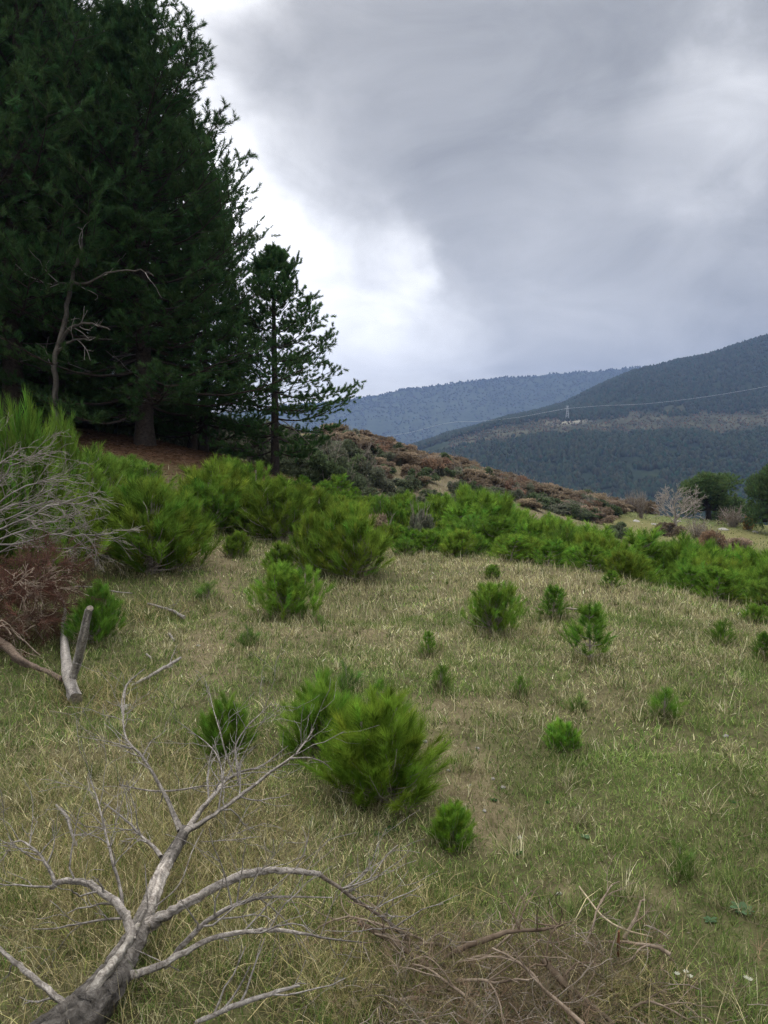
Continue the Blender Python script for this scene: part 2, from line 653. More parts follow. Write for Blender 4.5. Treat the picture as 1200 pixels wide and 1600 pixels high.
def near_v(u, d):
    """image row of the nearer hillside for column u at distance d (before it is turned into a height)"""
    ridge = interp(NR_U, NR_V, u)
    b_up = np.maximum(ridge + 4, interp([560, 700, 885, 1000, 1200, 1500, 3200], [735, 668, 655, 650, 640, 625, 640], u))
    b_lo = b_up + interp([560, 700, 885, 1200, 3200], [6, 22, 26, 36, 36], u)
    foot = np.full_like(u, 840.0)
    t = [480., 900., 1010., 1450., 1600., 1900.]
    v = np.where(d < t[1], foot + (b_lo - foot) * sst(0, 1, (d - t[0]) / (t[1] - t[0]) * 0.93 + .035) / 1.0,
        np.where(d < t[2], b_lo + (b_up - b_lo) * np.clip((d - t[1]) / (t[2] - t[1]), 0, 1),
        np.where(d < t[3], b_up + (ridge - b_up) * np.sin(np.clip((d - t[2]) / (t[3] - t[2]), 0, 1) * PI / 2),
                 ridge + (d - t[3]) * 0.13)))
    amp = np.where(d < 900, 16, np.where(d < 1010, 5, 12)) * (1 - sst(1300, 1450, d) * .8)
    v = v + (fbm(u / 70 + d / 300, d / 170, 81, 4) - .5) * amp
    return v


def clearing(u, d):
    m = sst(870, 915, d + (fbm(u / 60, d / 60, 91, 4) - .5) * 150) * (1 - sst(985, 1050, d + (fbm(u / 50, d / 50, 93, 4) - .5) * 190))
    return m * sst(690, 740, u)


def hill_near():
    us = np.linspace(430, 2200, 420)
    ds = np.concatenate([np.linspace(480, 1450, 75), np.linspace(1470, 1900, 12)])
    U, D = np.meshgrid(us, ds)
    u, d = U.ravel(), D.ravel()
    v = near_v(u, d)
    x = (u - 600) / F * d
    z = 1.6 + d * (740 - v) / F
    n = fbm(u / 26, d / 40, 95, 4)[:, None]
    c = np.array([0.022, 0.031, 0.018]) + (n - .5) * np.array([0.02, 0.02, 0.012])
    cl = clearing(u, d)[:, None]
    brown = np.array([0.052, 0.052, 0.031]) + (n - .5) * np.array([0.10, 0.085, 0.05])
    c = c * (1 - cl) + brown * cl
    scar = np.exp(-(((u - 890) / 26) ** 2 + ((d - 992) / 16) ** 2))[:, None] + .7 * np.exp(-(((u - 705) / 22) ** 2 + ((d - 930) / 16) ** 2))[:, None] * sst(.45, .6, n)
    c = c + scar * np.array([0.26, 0.23, 0.18])
    m, k = len(ds), len(us)
    i = np.arange(m - 1)[:, None] * k
    j = np.arange(k - 1)[None, :]
    fc = np.stack([i + j, i + j + 1, i + k + j + 1, i + k + j], -1).reshape(-1, 4)
    mb = MB()
    mb.add(np.stack([x, d, z], -1), fc, np.clip(c, .005, 1))
    o = mb.build('hillside', M['hill'])
    tag(o, 'nearer dark wooded hillside with a brown clearing across it', 'hill', kind='structure')


hill_far_trees = hill_far()
hill_near()


def far_forest():
    """A crown per tree: an uneven five-sided dome, all merged, far too many to count."""
    k = 30000
    d = np.concatenate([rng.uniform(560, 910, 15000), rng.uniform(990, 1460, 15000)])
    u = np.where(d < 930, rng.uniform(540, 1330, k), rng.uniform(600, 1330, k))
    keep = rng.random(k) > clearing(u, d) * 0.93
    # bare glades
    keep &= fbm(u / 34, d / 45, 97, 3) < np.where(d < 930, .70, .74)
    u, d = u[keep], d[keep]
    x = (u - 600) / F * d
    z = 1.6 + d * (740 - near_v(u, d)) / F
    P = np.stack([x, d, z], -1)
    # scrub on the clearing
    u2, d2 = rng.uniform(700, 1300, 3200), rng.uniform(880, 1030, 3200)
    P2 = np.stack([(u2 - 600) / F * d2, d2, 1.6 + d2 * (740 - near_v(u2, d2)) / F], -1)
    mb = MB()
    for Q, hs, ws, cols, jit in ((P, (3.5, 7.5), (3.6, 6.4), np.array([0.032, 0.044, 0.024]), .22), (P2, (1.2, 3.2), (1.4, 3.2), np.array([0.085, 0.068, 0.04]), .4),
                            (hill_far_trees, (5.0, 9.0), (6, 11), np.array([0.036, 0.046, 0.028]), .12)):
        n = len(Q)
        h = rng.uniform(*hs, n)
        w = rng.uniform(*ws, n)
        rings = [(0.10, .62), (.42, 1.0), (.78, .62)]
        V = np.zeros((n, 16, 3))
        for q, (zf, rf) in enumerate(rings):
            for s in range(5):
                a = s * 2 * PI / 5 + rng.random(n) * .9
                r_ = w * rf * rng.uniform(.62, 1.2, n) * .5
                V[:, q * 5 + s, 0] = Q[:, 0] + r_ * np.cos(a)
                V[:, q * 5 + s, 1] = Q[:, 1] + r_ * np.sin(a)
                V[:, q * 5 + s, 2] = Q[:, 2] + h * (zf + rng.uniform(-.09, .09, n)) - .4
        V[:, 15] = Q + np.stack([rng.uniform(-.5, .5, n), rng.uniform(-.5, .5, n), h * rng.uniform(.92, 1.12, n) - .4], -1)
        fl = []
        for q in range(2):
            for s in range(5):
                t = (s + 1) % 5
                fl += [(q * 5 + s, q * 5 + t, q * 5 + 5 + t), (q * 5 + s, q * 5 + 5 + t, q * 5 + 5 + s)]
        for s in range(5):
            fl.append((10 + s, 10 + (s + 1) % 5, 15))
        fc = (np.array(fl)[None] + (np.arange(n) * 16)[:, None, None]).reshape(-1, 3)
        c = cols[None] * (1 + jit * rng.standard_normal((n, 1)) * .7) * np.stack([1 + .22 * rng.standard_normal(n), np.ones(n), np.ones(n)], -1)
        mb.add(V.reshape(-1, 3), fc, np.repeat(np.clip(c, .006, .3), 16, 0))
    o = mb.build('forest', M['leaf'])
    tag(o, 'woodland covering the hillsides across the valley', 'forest', kind='stuff')


far_forest()


# ------------------------------------------------------------------ pylon and wires
def pylon():
    u, d = 885.0, 1000.0
    v = float(near_v(np.array([u]), np.array([d]))[0])
    base = np.array([(u - 600) / F * d, d, 1.6 + d * (740 - v) / F])
    r = empty('power_pylon', base)
    tag(r, 'grey lattice pylon on the bare patch of the wooded hillside', 'pylon')
    h, w0, w1 = 18.5, 2.2, .5
    mb = MB()
    cs = []
    for sx, sy in ((-1, -1), (1, -1), (1, 1), (-1, 1)):
        a, b = np.array([sx * w0, sy * w0, -1]), np.array([sx * w1, sy * w1, h])
        cs.append((a, b))
        tube(mb, [a, b], .16, 4)
    lv = np.linspace(0, 1, 8)
    for q in range(7):
        for s in range(4):
            a, b = cs[s], cs[(s + 1) % 4]
            tube(mb, [a[0] + (a[1] - a[0]) * lv[q], b[0] + (b[1] - b[0]) * lv[q + 1]], .09, 3)
            tube(mb, [b[0] + (b[1] - b[0]) * lv[q], a[0] + (a[1] - a[0]) * lv[q + 1]], .09, 3)
    mb.build('lattice_tower', M['metal'], r)
    for zz, ww in ((h - 3.2, 3.2), (h - .4, 2.2)):
        m2 = MB()
        tube(m2, [(-ww, 0, zz), (0, 0, zz + .5), (ww, 0, zz)], .16, 4)
        tube(m2, [(-ww, 0, zz), (0, 0, zz - .5), (ww, 0, zz)], .14, 4)
        m2.build('cross_arm', M['metal'], r)
    top = base + np.array([0, 0, h - 3.4])
    for (uv, lab) in ((((940, 634.5, 960), (1000, 632, 930), (1060, 626, 900), (1130, 616, 870), (1205, 602, 840), (1330, 570, 800)), 'pale power line rising across the dark hillside beyond the pylon'),
                      (((850, 645, 1010), (805, 653, 1030), (750, 658.5, 1060), (700, 661, 1100), (640, 676, 1160), (590, 683, 1220), (555, 683.5, 1280), (480, 668, 1360)), 'pale power line dipping from the pylon across the blue far ridge')):
        P = np.array([top] + [[(a - 600) / F * dd, dd, 1.6 + dd * (740 - b) / F] for a, b, dd in uv])
        m3 = MB()
        tube(m3, smooth(P, 5), .115, 4, col=(1.6, 1.6, 1.6))
        tag(m3.build('power_line', M['metal']), lab, 'power line', 'power lines at the pylon')


pylon()


# ------------------------------------------------------------------ young pines
GREEN = np.array([0.138, 0.245, 0.034])


def young_pine_kind(n_sh, per, L, w, col=GREEN, lobes=4, hgt=1.0, wid=1.0, slen=(.16, .3), spread=(14, 46), stemr=.02, lobe=(.1, .28)):
    """A seedling of unit height: needle shoots fanned over a few uneven lobes on thin stems."""
    mb, sb = MB(), MB()
    lob = []
    for q in range(lobes):
        a = q * 2.4 + rng.uniform(-.5, .5)
        rad = rng.uniform(*lobe) * wid if lobes > 1 else 0
        lob.append((rad * math.cos(a), rad * math.sin(a), rng.uniform(.72, 1.0) * hgt, rng.uniform(.22, .33) * wid))
    lob[0] = (lob[0][0] * .3, lob[0][1] * .3, hgt, .26 * wid)
    P, A, Ln = [], [], []
    for q, (lx, ly, lh, lr) in enumerate(lob):
        stem = smooth([(0, 0, -.04), (lx * .5, ly * .5, lh * .28), (lx, ly, lh * .62), (lx * 1.05, ly * 1.05, lh * .86)], 3)
        tube(sb, stem, np.linspace(stemr, stemr * .35, len(stem)), 5)
    for i in range(n_sh):
        lx, ly, lh, lr = lob[i % lobes]
        a = rng.random() * 2 * PI
        rr = math.sqrt(rng.random())
        f = rng.random()
        hz = lh * (.16 + .84 * f ** .72) * rng.uniform(.88, 1.06)
        rr *= rng.uniform(.8, 1.22)
        prof = math.sin(min(1.0, (1.06 - hz / lh) * 1.35 + .07) * PI / 2) * (.62 + .38 * min(1, hz / lh * 2.4))
        tip = np.array([lx + math.cos(a) * rr * lr * 1.35 * prof, ly + math.sin(a) * rr * lr * 1.35 * prof, hz])
        up = .75 + 1.1 * (hz / lh) ** 1.2
        ax = unit(np.array([math.cos(a) * (rr * .72 + .06), math.sin(a) * (rr * .72 + .06), up]) + rng.standard_normal(3) * .2)
        ln = rng.uniform(*slen)
        b = tip - ax * ln
        b[2] = max(b[2], .03)
        P.append(b)
        A.append(ax)
        Ln.append(ln)
        if i % 2 == 0:
            s0 = np.array([lx * .7, ly * .7, b[2] * .55])
            tube(sb, smooth([s0, (s0 + b) / 2 + np.array([0, 0, -.02]), b, b + ax * ln * .8], 2), np.linspace(stemr * .4, stemr * .12, 7), 3)
    shoots(mb, np.array(P), np.array(A), np.array(Ln), per, L, w, col, spread=spread, hue=.24)
    return Kind('young_pine', [('foliage', mb.mesh('foliage', M['needle'])), ('stem', sb.mesh('stem', M['twig']))])


def whorl_kind(per, L, w, col, levels=5, arms=6, stemr=.018):
    """A seedling of unit height with a leader and whorls of upturned arms, gaps between the tiers."""
    mb, sb = MB(), MB()
    lean = rng.normal(0, .05, 2)
    lead = np.array([[lean[0] * t * t, lean[1] * t * t, t * .93 - .03] for t in np.linspace(0, 1, 8)])
    tube(sb, lead, np.linspace(stemr, stemr * .35, 8), 5)
    P, A, Ln = [], [], []
    for q in range(levels):
        zf = .10 + .72 * q / (levels - 1) + rng.uniform(-.03, .03)
        o = np.array([lean[0] * zf * zf, lean[1] * zf * zf, zf * .93])
        for k in range(arms + int(rng.integers(-1, 2))):
            a = k * 2 * PI / arms + rng.uniform(-.4, .4) + q
            ln = (.47 - .34 * zf) * rng.uniform(.65, 1.2)
            e = R(rng.uniform(22, 48) + 22 * zf)
            hd = np.array([math.cos(a), math.sin(a), 0])
            mid = o + (hd * math.cos(e) + np.array([0, 0, math.sin(e) * .7])) * ln * .55
            tip = o + (hd * math.cos(e) * .92 + np.array([0, 0, math.sin(e) * 1.25])) * ln
            tube(sb, smooth([o, mid, tip], 3), np.linspace(stemr * .45, stemr * .15, 7), 3)
            ax = unit(tip - mid + np.array([0, 0, .25 * ln]))
            P.append(mid - (mid - o) * .25); A.append(unit(tip - o)); Ln.append(ln * .8)
            P.append(mid); A.append(ax); Ln.append(np.linalg.norm(tip - mid) + .05)
            P.append(mid); A.append(unit(ax + perp(ax[None])[0] * .7)); Ln.append(ln * .42)
    for z in (.55, .75, .88):
        P.append(np.array([lean[0] * z * z, lean[1] * z * z, z * .93])); A.append(np.array([0, 0, 1.0])); Ln.append(.2)
    shoots(mb, np.array(P), np.array(A), np.array(Ln), per, L, w, col, spread=(16, 50), hue=.24)
    return Kind('young_pine', [('foliage', mb.mesh('foliage', M['needle'])), ('stem', sb.mesh('stem', M['twig']))])


YG = np.array([0.150, 0.252, 0.040])
KH = [young_pine_kind(260, 140, .15, .0036, GREEN * np.array([1.3, 1.22, 1]), 4, spread=(6, 38), slen=(.18, .30), lobe=(.08, .20)), young_pine_kind(230, 140, .16, .0036, GREEN * 1.18 * np.array([1.02, 1.05, 1]), 5, spread=(6, 38), slen=(.18, .30), lobe=(.08, .20))]
KM = [young_pine_kind(300, 64, .12, .0062, GREEN * np.array([1 + .05 * q, 1.0, 1.0]), 3 + q % 3, slen=(.12, .24)) for q in range(5)]
KY = [young_pine_kind(300, 58, .10, .0062, YG, 4 + q, slen=(.12, .26)) for q in range(2)]
KT = [young_pine_kind(26, 80, .24, .0045, YG * np.array([.95, .95, 1.2]), 2, slen=(.2, .4)), young_pine_kind(48, 90, .2, .004, GREEN * .95, 2, slen=(.2, .36))]

KW = [whorl_kind(95, .10, .0052, GREEN * f) for f in (1.0, .92, 1.08)]
GY = 'young pines on the open pasture'
# (u, row of the foot, height px, width px, kind, label)
HERO = [
    (592, 1268, 168, 196, KH[0], 'broad bright green young pine above the fallen grey branch, beside the bare soil patch'),
    (500, 1192, 124, 124, KH[1], 'bushy young pine behind the broad one by the fallen branch, its left-hand neighbour'),
    (707, 1330, 72, 70, KH[0], 'small tufted pine seedling low in the grass below the bare soil patch'),
    (352, 1185, 90, 80, KH[1], 'young pine half hidden behind the twigs of the fallen grey branch'),
    (541, 1085, 48, 58, KT[0], 'pale yellow green wispy seedling behind the pair of foreground young pines'),
    (592, 1108, 46, 46, KT[1], 'thin upright tuft of green shoots beside the white stone'),
    (146, 1008, 92, 96, KM[0], 'round dense young pine behind the sawn log with the upright stub'),
    (447, 970, 84, 108, KM[1], 'round young pine at the right edge of the trodden path'),
    (436, 898, 48, 52, KM[2], 'small young pine peeking out behind the round one beside the path'),
    (540, 905, 112, 122, KM[3], 'large spreading dark young pine standing at the end of the dry grass crest'),
    (487, 900, 94, 62, KM[4], 'upright young pine leaning against the large spreading one at the crest'),
    (772, 995, 80, 84, KM[1], 'twin topped young pine alone in the middle of the dry grass'),
    (866, 970, 54, 48, KW[1], 'small upright young pine between the twin topped one and the tall narrow one'),
    (926, 1036, 88, 80, KW[0], 'tall narrow young pine with stacked tufts on the dry slope'),
    (880, 1172, 44, 56, KH[1], 'low dark green seedling alone in the grass of the lower slope'),
    (1040, 1130, 56, 58, KT[1], 'loose grassy pine seedling on the straw coloured slope below the narrow pine'),
    (1136, 1010, 42, 44, KT[1], 'faint grey green seedling near the edge of the dry crest'),
    (1196, 1032, 44, 36, KW[1], 'young pine cut off by the frame on the dry crest'),
    (670, 1028, 42, 28, KW[2], 'tiny narrow bright seedling in the middle of the pasture'),
    (688, 1080, 42, 40, KT[1], 'dull grey green tuft just below the tiny narrow seedling'),
    (812, 1090, 34, 32, KT[1], 'small faint green tuft between the two groups of pasture pines'),
    (386, 1012, 34, 42, KT[0], 'yellow green seedling on the trodden path edge'),
    (322, 942, 36, 52, KT[0], 'thin pale seedling where the path narrows beside the big dark bush'),
    (372, 872, 40, 40, KM[3], 'small young pine standing in the mouth of the path'),
    (957, 922, 30, 34, KW[0], 'little round seedling just in front of the pine belt'),
    (1068, 1372, 52, 58, KT[0], 'pale wispy yellow green seedling low on the green slope'),
    (632, 868, 26, 38, KY[0], 'little yellow green pine at the near edge of the belt'),
    (770, 905, 22, 24, KM[2], 'tiny seedling on the crest above the twin topped young pine'),
    (495, 978, 22, 28, KT[0], 'tiny pale seedling beside the round young pine at the path'),
    (905, 1112, 30, 34, KT[0], 'faint straw green tuft below the tall narrow pine'),
    (1185, 975, 30, 40, KM[1], 'squat young pine on the crest beside the dense belt'),
]
FEET = []
for (u, v, hp, wp, K, lab) in HERO:
    p = ground_at(u, v)
    h = hp * p[1] / F * 1.02
    w = wp * p[1] / F * 1.02
    FEET.append((p[0], p[1] + w * .2, w))
    K.place(p + np.array([0, w * .2, -.01]), rng.uniform(0, 6.28), (.86 * w / K.w, .86 * w / K.w, 1.04 * h / K.h), lab, 'young pine', GY)

# big bushes on the left and around the path: (u, depth, row of the top, width px, kind, label)
LEFT = [
    (232, 11.0, 752, 165, KM[3], 'big dark rounded young pine beside the path, behind the bare grey branches'),
    (170, 11.6, 768, 120, KM[0], 'dark young pine pressed against the big rounded one, behind the bare branches'),
    (275, 12.0, 800, 90, KM[1], 'low young pine filling the path side of the big dark rounded bush'),
    (30, 9.0, 622, 130, KY[0], 'tall yellow green young pine rising above the bare grey branches'),
    (88, 11.0, 655, 100, KY[1], 'narrow yellow green young pine with two spires before the tree trunks'),
    (-25, 8.6, 690, 120, KY[0], 'yellow green young pine cut by the frame behind the bare grey branches'),
    (150, 14.0, 702, 130, KY[1], 'olive green young pine mid way between the bare branches and the stand'),
    (205, 16.0, 712, 120, KY[0], 'olive young pine at the edge of the brown needle litter'),
    (110, 12.5, 718, 130, KY[1], 'broad olive young pine right behind the grey bare branches'),
    (255, 14.5, 770, 90, KY[0], 'low olive young pine beside the bare track up to the stand'),
    (330, 15.2, 722, 125, KM[4], 'rounded bright young pine left of the track, nearest the stand'),
    (318, 14.6, 752, 110, KM[0], 'bright bushy young pine at the top of the path'),
    (372, 16.4, 718, 110, KM[1], 'tall bright young pine in front of the slender pine trunk'),
    (436, 14.8, 748, 118, KM[2], 'wide bright green young pine under the slender pine'),
    (402, 15.6, 762, 90, KM[3], 'bright young pine squeezed between two wide ones below the slender pine'),
    (62, 10.0, 745, 150, KM[2], 'dark green young pine seen through the bare grey branches'),
    (478, 16.8, 756, 100, KM[4], 'bright young pine at the head of the belt beside the slender pine'),
]
for (u, Y, vt, wp, K, lab) in LEFT:
    d = ray(u, 800)
    x = d[0] / d[1] * Y
    z = H1(x, Y)
    top = at(u, vt + (22 if u < 60 else 2), Y)[2]
    h = max(.5, top - z)
    w = wp * Y / F
    K.place((x, Y, z - .02), rng.uniform(0, 6.28), (.86 * w / K.w, .86 * w / K.w, 1.04 * h / K.h), lab, 'young pine', 'young pines around the path and the track')


# the dense belt beyond the crest
def edge_v(u):
    return np.interp(u, [300, 420, 520, 600, 700, 800, 900, 950, 1050, 1100, 1200, 1330], [840, 835, 850, 862, 878, 884, 900, 908, 925, 942, 966, 990])


def top_v(u):
    return np.interp(u, [280, 350, 430, 480, 540, 600, 650, 700, 760, 800, 850, 900, 950, 1000, 1050, 1100, 1150, 1200, 1330], [730, 722, 748, 742, 748, 765, 772, 782, 762, 786, 806, 818, 830, 832, 842, 852, 864, 866, 880])


def belt(n, u0, u1, lab, grp):
    us = np.linspace(u0, u1, n) + rng.uniform(-14, 14, n)
    for i, u in enumerate(us):
        ye = ground_at(u, float(edge_v(u)) - 2)[1]
        q = (i * 0.618) % 1.0
        Y = ye + .35 + q * (7.5 if u > 560 else 9) * (1 if u < 900 else .8)
        d = ray(u, 800)
        x = d[0] / d[1] * Y
        z = H1(x, Y)
        ev, tv = float(edge_v(u)), float(top_v(u))
        vt = (ev - 34) + (tv - (ev - 34)) * min(1, q * 1.25) + rng.uniform(-8, 16)
        h = float(np.clip(at(u, vt, Y)[2] - z, .45, 2.3))
        w = float(np.clip(h * rng.uniform(.75, 1.25), .6, 1.7))
        K = (KM + KM + KY + KW + KW)[int(rng.integers(0, 18))]
        K.place((x, Y, z - .02), rng.uniform(0, 6.28), (.86 * w / K.w, .86 * w / K.w, 1.04 * h / K.h), lab, 'young pine', grp)


belt(62, 470, 800, 'young pine crowded in the dense green belt below the brown slope', 'young pines in the belt below the brown slope')
belt(104, 800, 1300, 'young pine crowded in the dense green belt before the far meadow', 'young pines in the belt before the far meadow')


# ------------------------------------------------------------------ mature pines
def pine_kind(name, Ht, prof, nb, t_lo, n2, per, L, w, col, trunk_r, lean=(0, 0), flat=False, dead=0, seed=0, tuft=(.18, .34), k3=4, elev=(0, 55), curve=.25):
    """Tapered trunk, limbs, and a crown of needle shoots carried on side branches."""
    tb, fb, db = MB(), MB(), MB()
    ph = rng.uniform(0, 6)
    trunk = np.array([[lean[0] * t ** 1.4 + .12 * math.sin(3 * t + ph) * t, lean[1] * t ** 1.4 + .12 * math.cos(2.3 * t + ph) * t, Ht * t] for t in np.linspace(0, 1, 22)])
    trunk[0, 2] = -.4
    rad = trunk_r * (1 - np.linspace(0, 1, 22)) ** .8 + .012
    rad[0] *= 1.45
    rad[1] *= 1.08
    tube(tb, trunk, rad, 10, wob=.07)

    def tp(t):
        f = t * 21
        i = min(20, int(f))
        return trunk[i] + (trunk[i + 1] - trunk[i]) * (f - i)
    P, A, Ln = [], [], []
    for b in range(nb):
        t = t_lo + (.985 - t_lo) * ((b + rng.random() * .7) / nb)
        if flat:
            nw = max(6, nb // 6)
            t = t_lo + (.985 - t_lo) * (round((t - t_lo) / (.985 - t_lo) * nw) + rng.uniform(-.16, .16)) / nw
            t = min(.985, max(t_lo, t))
        az = b * 2.39996 + rng.uniform(-.4, .4)
        s = (t - t_lo) / (1 - t_lo)
        ln = prof(s) * (rng.uniform(.62, 1.28) if flat else (.50 + .95 * float(vnoise(np.array([(az % (2 * PI)) * 1.1 + nb]), np.array([t * 7.0]), 3)[0])) * rng.uniform(.85, 1.12))
        el = R(elev[0] + (elev[1] - elev[0]) * s ** 1.5 + rng.uniform(-9, 9))
        o = tp(t)
        hd = np.array([math.cos(az), math.sin(az), 0])
        pts = []
        side = np.array([-hd[1], hd[0], 0]) * rng.uniform(-.16, .16)
        for q in np.linspace(0, 1, 7):
            pts.append(o + hd * ln * q * math.cos(el) + side * ln * q * q + np.array([0, 0, ln * (q * math.sin(el) + curve * q * q * (1 if not flat else .35) - .10 * math.sin(q * PI))]))
        pts = np.array(pts)
        br = max(.012, trunk_r * .30 * (1 - t * .8)) * min(1.0, .4 + ln / 4)
        tube(tb, pts, np.linspace(br, .008, 7), 5)
        for q in range(n2):
            f = .12 + .88 * (q + rng.random()) / n2
            i = min(5, int(f * 6))
            bp = pts[i] + (pts[i + 1] - pts[i]) * (f * 6 - i)
            bd = unit(pts[i + 1] - pts[i])
            sg = -1 if q % 2 else 1
            sd = unit(np.cross(bd, [0, 0, 1])) * sg
            dr = unit(bd * rng.uniform(.45, .95) + sd * rng.uniform(.5, 1.0) + np.array([0, 0, rng.uniform(-.05, .35) * (1 if not flat else .35)]))
            l2 = (.28 + .30 * (1 - f)) * ln * rng.uniform(.6, 1.1) + .15
            l2 = min(l2, 1.35)
            sp = [bp, bp + dr * l2 * .5 + np.array([0, 0, -.01]), bp + dr * l2 + np.array([0, 0, .05 * l2])]
            tube(tb, sp, [max(.006, br * .3), .006, .004], 3)
            for c in range(k3):
                g = .25 + .75 * (c + .5) / k3
                sp0 = bp + dr * l2 * g
                ax = unit(dr * rng.uniform(.3, .9) + rng.standard_normal(3) * .45 + np.array([0, 0, .55 if not flat else .4]))
                P.append(sp0)
                A.append(ax)
                Ln.append(rng.uniform(*tuft))
        ax = unit(pts[-1] - pts[-2] + np.array([0, 0, .3]))
        for c in range(3):
            P.append(pts[-1] - ax * .1 * c)
            A.append(unit(ax + rng.standard_normal(3) * .3))
            Ln.append(tuft[1])
    P.append(tp(.985)); A.append(np.array([0, 0, 1.])); Ln.append(.4)
    shoots(fb, np.array(P), np.array(A), np.array(Ln), per, L, w, col, spread=(20, 62), t0=.05, jit=.2, hue=.16)
    parts = [('trunk', tb.mesh('trunk', M['bark'])), ('crown', fb.mesh('crown', M['oldneedle']))]
    if dead:
        for b in range(dead):
            t = .10 + (t_lo + .12) * (b + rng.random()) / dead
            az = rng.uniform(0, 2 * PI)
            o = tp(t)
            hd = np.array([math.cos(az), math.sin(az), rng.uniform(-.15, .45)])
            ln = rng.uniform(1.0, 2.6)
            pp = [o]
            dd = hd.copy()
            for q in range(6):
                dd = unit(dd + rng.standard_normal(3) * .22)
                pp.append(pp[-1] + dd * ln / 6)
            tube(db, pp, np.linspace(.022, .006, 7), 4)
            for q in range(3):
                i = rng.integers(2, 6)
                d2 = unit(dd + rng.standard_normal(3) * .7)
                tube(db, [pp[i], pp[i] + d2 * .25, pp[i] + d2 * .5 + rng.standard_normal(3) * .08], [.009, .006, .003], 3)
        parts.append(('bare_limb', db.mesh('bare_limb', M['greybranch'])))
    return Kind(name, parts)


PG = np.array([0.060, 0.110, 0.040])


def cone(rmax, p=.8, lowf=.25):
    return lambda s: rmax * ((1 - s) ** p) * (.72 + .28 * min(1, s / lowf)) + .25


KPA = pine_kind('pine_tree', 18.0, cone(4.8, .66, .15), 100, .19, 13, 50, .17, .019, PG, .30, (.5, .2), dead=9, k3=5, elev=(-8, 55))
KPB = pine_kind('pine_tree', 16.0, cone(4.6, .60, .12), 134, .09, 13, 50, .17, .019, PG * np.array([1, 1.06, 1]), .27, (-.4, .3), dead=6, k3=5, elev=(-14, 55))
KPC = pine_kind('pine_tree', 15.0, cone(3.6, .62, .3), 72, .30, 11, 56, .17, .021, PG * .9, .20, (.3, -.3), dead=10, k3=4, elev=(-5, 55))
KPS = pine_kind('pine_tree', 7.6, lambda s: 2.7 * (1 - s) ** .72 * (.55 + .45 * min(1, s / .18)) + .12, 80, .12, 11, 84, .11, .0145, PG * np.array([1.1, 1.15, 1]), .15, (.12, 0), flat=True, dead=5, tuft=(.10, .20), k3=4, elev=(-4, 62), curve=.12)


def tree_at(K, u, v, Y, rz, s, lab, grp=None, tilt=(0, 0), wide=1.0):
    d = ray(u, v)
    x = d[0] / d[1] * Y
    return K.place((x, Y, H1(x, Y) - .05), rz, (s * wide, s * wide, s), lab, 'pine tree', grp, tilt)


ST = 'mature pines of the dark stand'
tree_at(KPS, 429, 740, 25.0, .6, .93, 'slender pine of flat layered tiers standing apart from the dark stand')
tree_at(KPB, 226, 703, 23.2, 2.2, .76, 'mature pine at the open edge of the stand, its low limbs hiding a dark trunk', ST, wide=1.24)
tree_at(KPA, 22, 690, 22.5, .3, 1.0, 'tallest dark pine of the stand, its top leaving the frame', ST)
tree_at(KPB, 318, 715, 26.5, 3.4, .56, 'lower full crowned pine at the edge of the stand beside the slender pine', ST)
tree_at(KPA, 92, 690, 25.0, 4.0, .9, 'dark pine in the middle of the stand behind the pale leaning dead trunk', ST)
tree_at(KPB, -70, 690, 23.0, 5.0, 1.05, 'dark pine cut by the frame at the outer end of the stand', ST)
for i, (u, Y, K, s) in enumerate([(0, 28, KPC, 1.0), (130, 30, KPB, .95), (215, 28.5, KPC, .92), (300, 29, KPC, .8), (-140, 27, KPA, .9), (60, 34, KPB, 1.0), (190, 35, KPB, .9), (-60, 33, KPB, 1.0)]):
    tree_at(K, u, 690, Y, i * 1.3, s, 'dark pine deep inside the stand behind its front trunks', 'pines deep in the stand')


def snag():
    Y = 20.6
    z0 = H1(at(88, 640, Y)[0], Y)
    b0 = np.array([at(88, 640, Y)[0], Y, z0])
    r = empty('dead_tree', b0)
    tag(r, 'pale leaning dead trunk with bare crooked limbs in front of the dark stand', 'dead tree')
    def mk(name, pl, r0, r1, tw=0):
        mb = MB()
        P = smooth(np.array([at(u, v, Y + dy) for u, v, dy in pl]), 4) - b0
        P[1:-1] += rng.standard_normal((len(P) - 2, 3)) * .02
        tube(mb, P, np.linspace(r0, r1, len(P)), 7, col=(.33, .32, .30), grain=.1, wob=.04)
        for q in range(tw):
            i = int(rng.integers(1, len(P) - 1))
            t = unit(P[i + 1] - P[i - 1])
            grow(mb, P[i], unit(t + perp(t[None])[0] * .8), rng.uniform(.3, .8), .014, 1, 5, .2, (0, 0, .02), (1, 2), .7, (.4, .7), .006, 4)
        mb.build(name, M['greybranch'], r)
    mk('trunk', [(86, 690, 0), (87, 640, 0), (86, 590, 0), (90, 545, 0), (101, 505, .05), (106, 470, .1), (114, 430, .1), (126, 395, .2), (128, 372, .3)], .09, .035, 4)
    mk('limb', [(92, 540, 0), (108, 515, -.2), (128, 506, -.4), (150, 508, -.5), (172, 516, -.6)], .05, .015, 4)
    mk('limb', [(90, 552, 0), (104, 536, -.2), (120, 530, -.3), (140, 528, -.4)], .045, .012, 3)
    mk('limb', [(108, 447, .1), (92, 442, -.1), (76, 446, -.2)], .035, .010, 3)
    mk('limb', [(112, 440, .1), (140, 442, -.2), (175, 424, -.3), (220, 424, -.5), (240, 432, -.6)], .035, .010, 3)


snag()


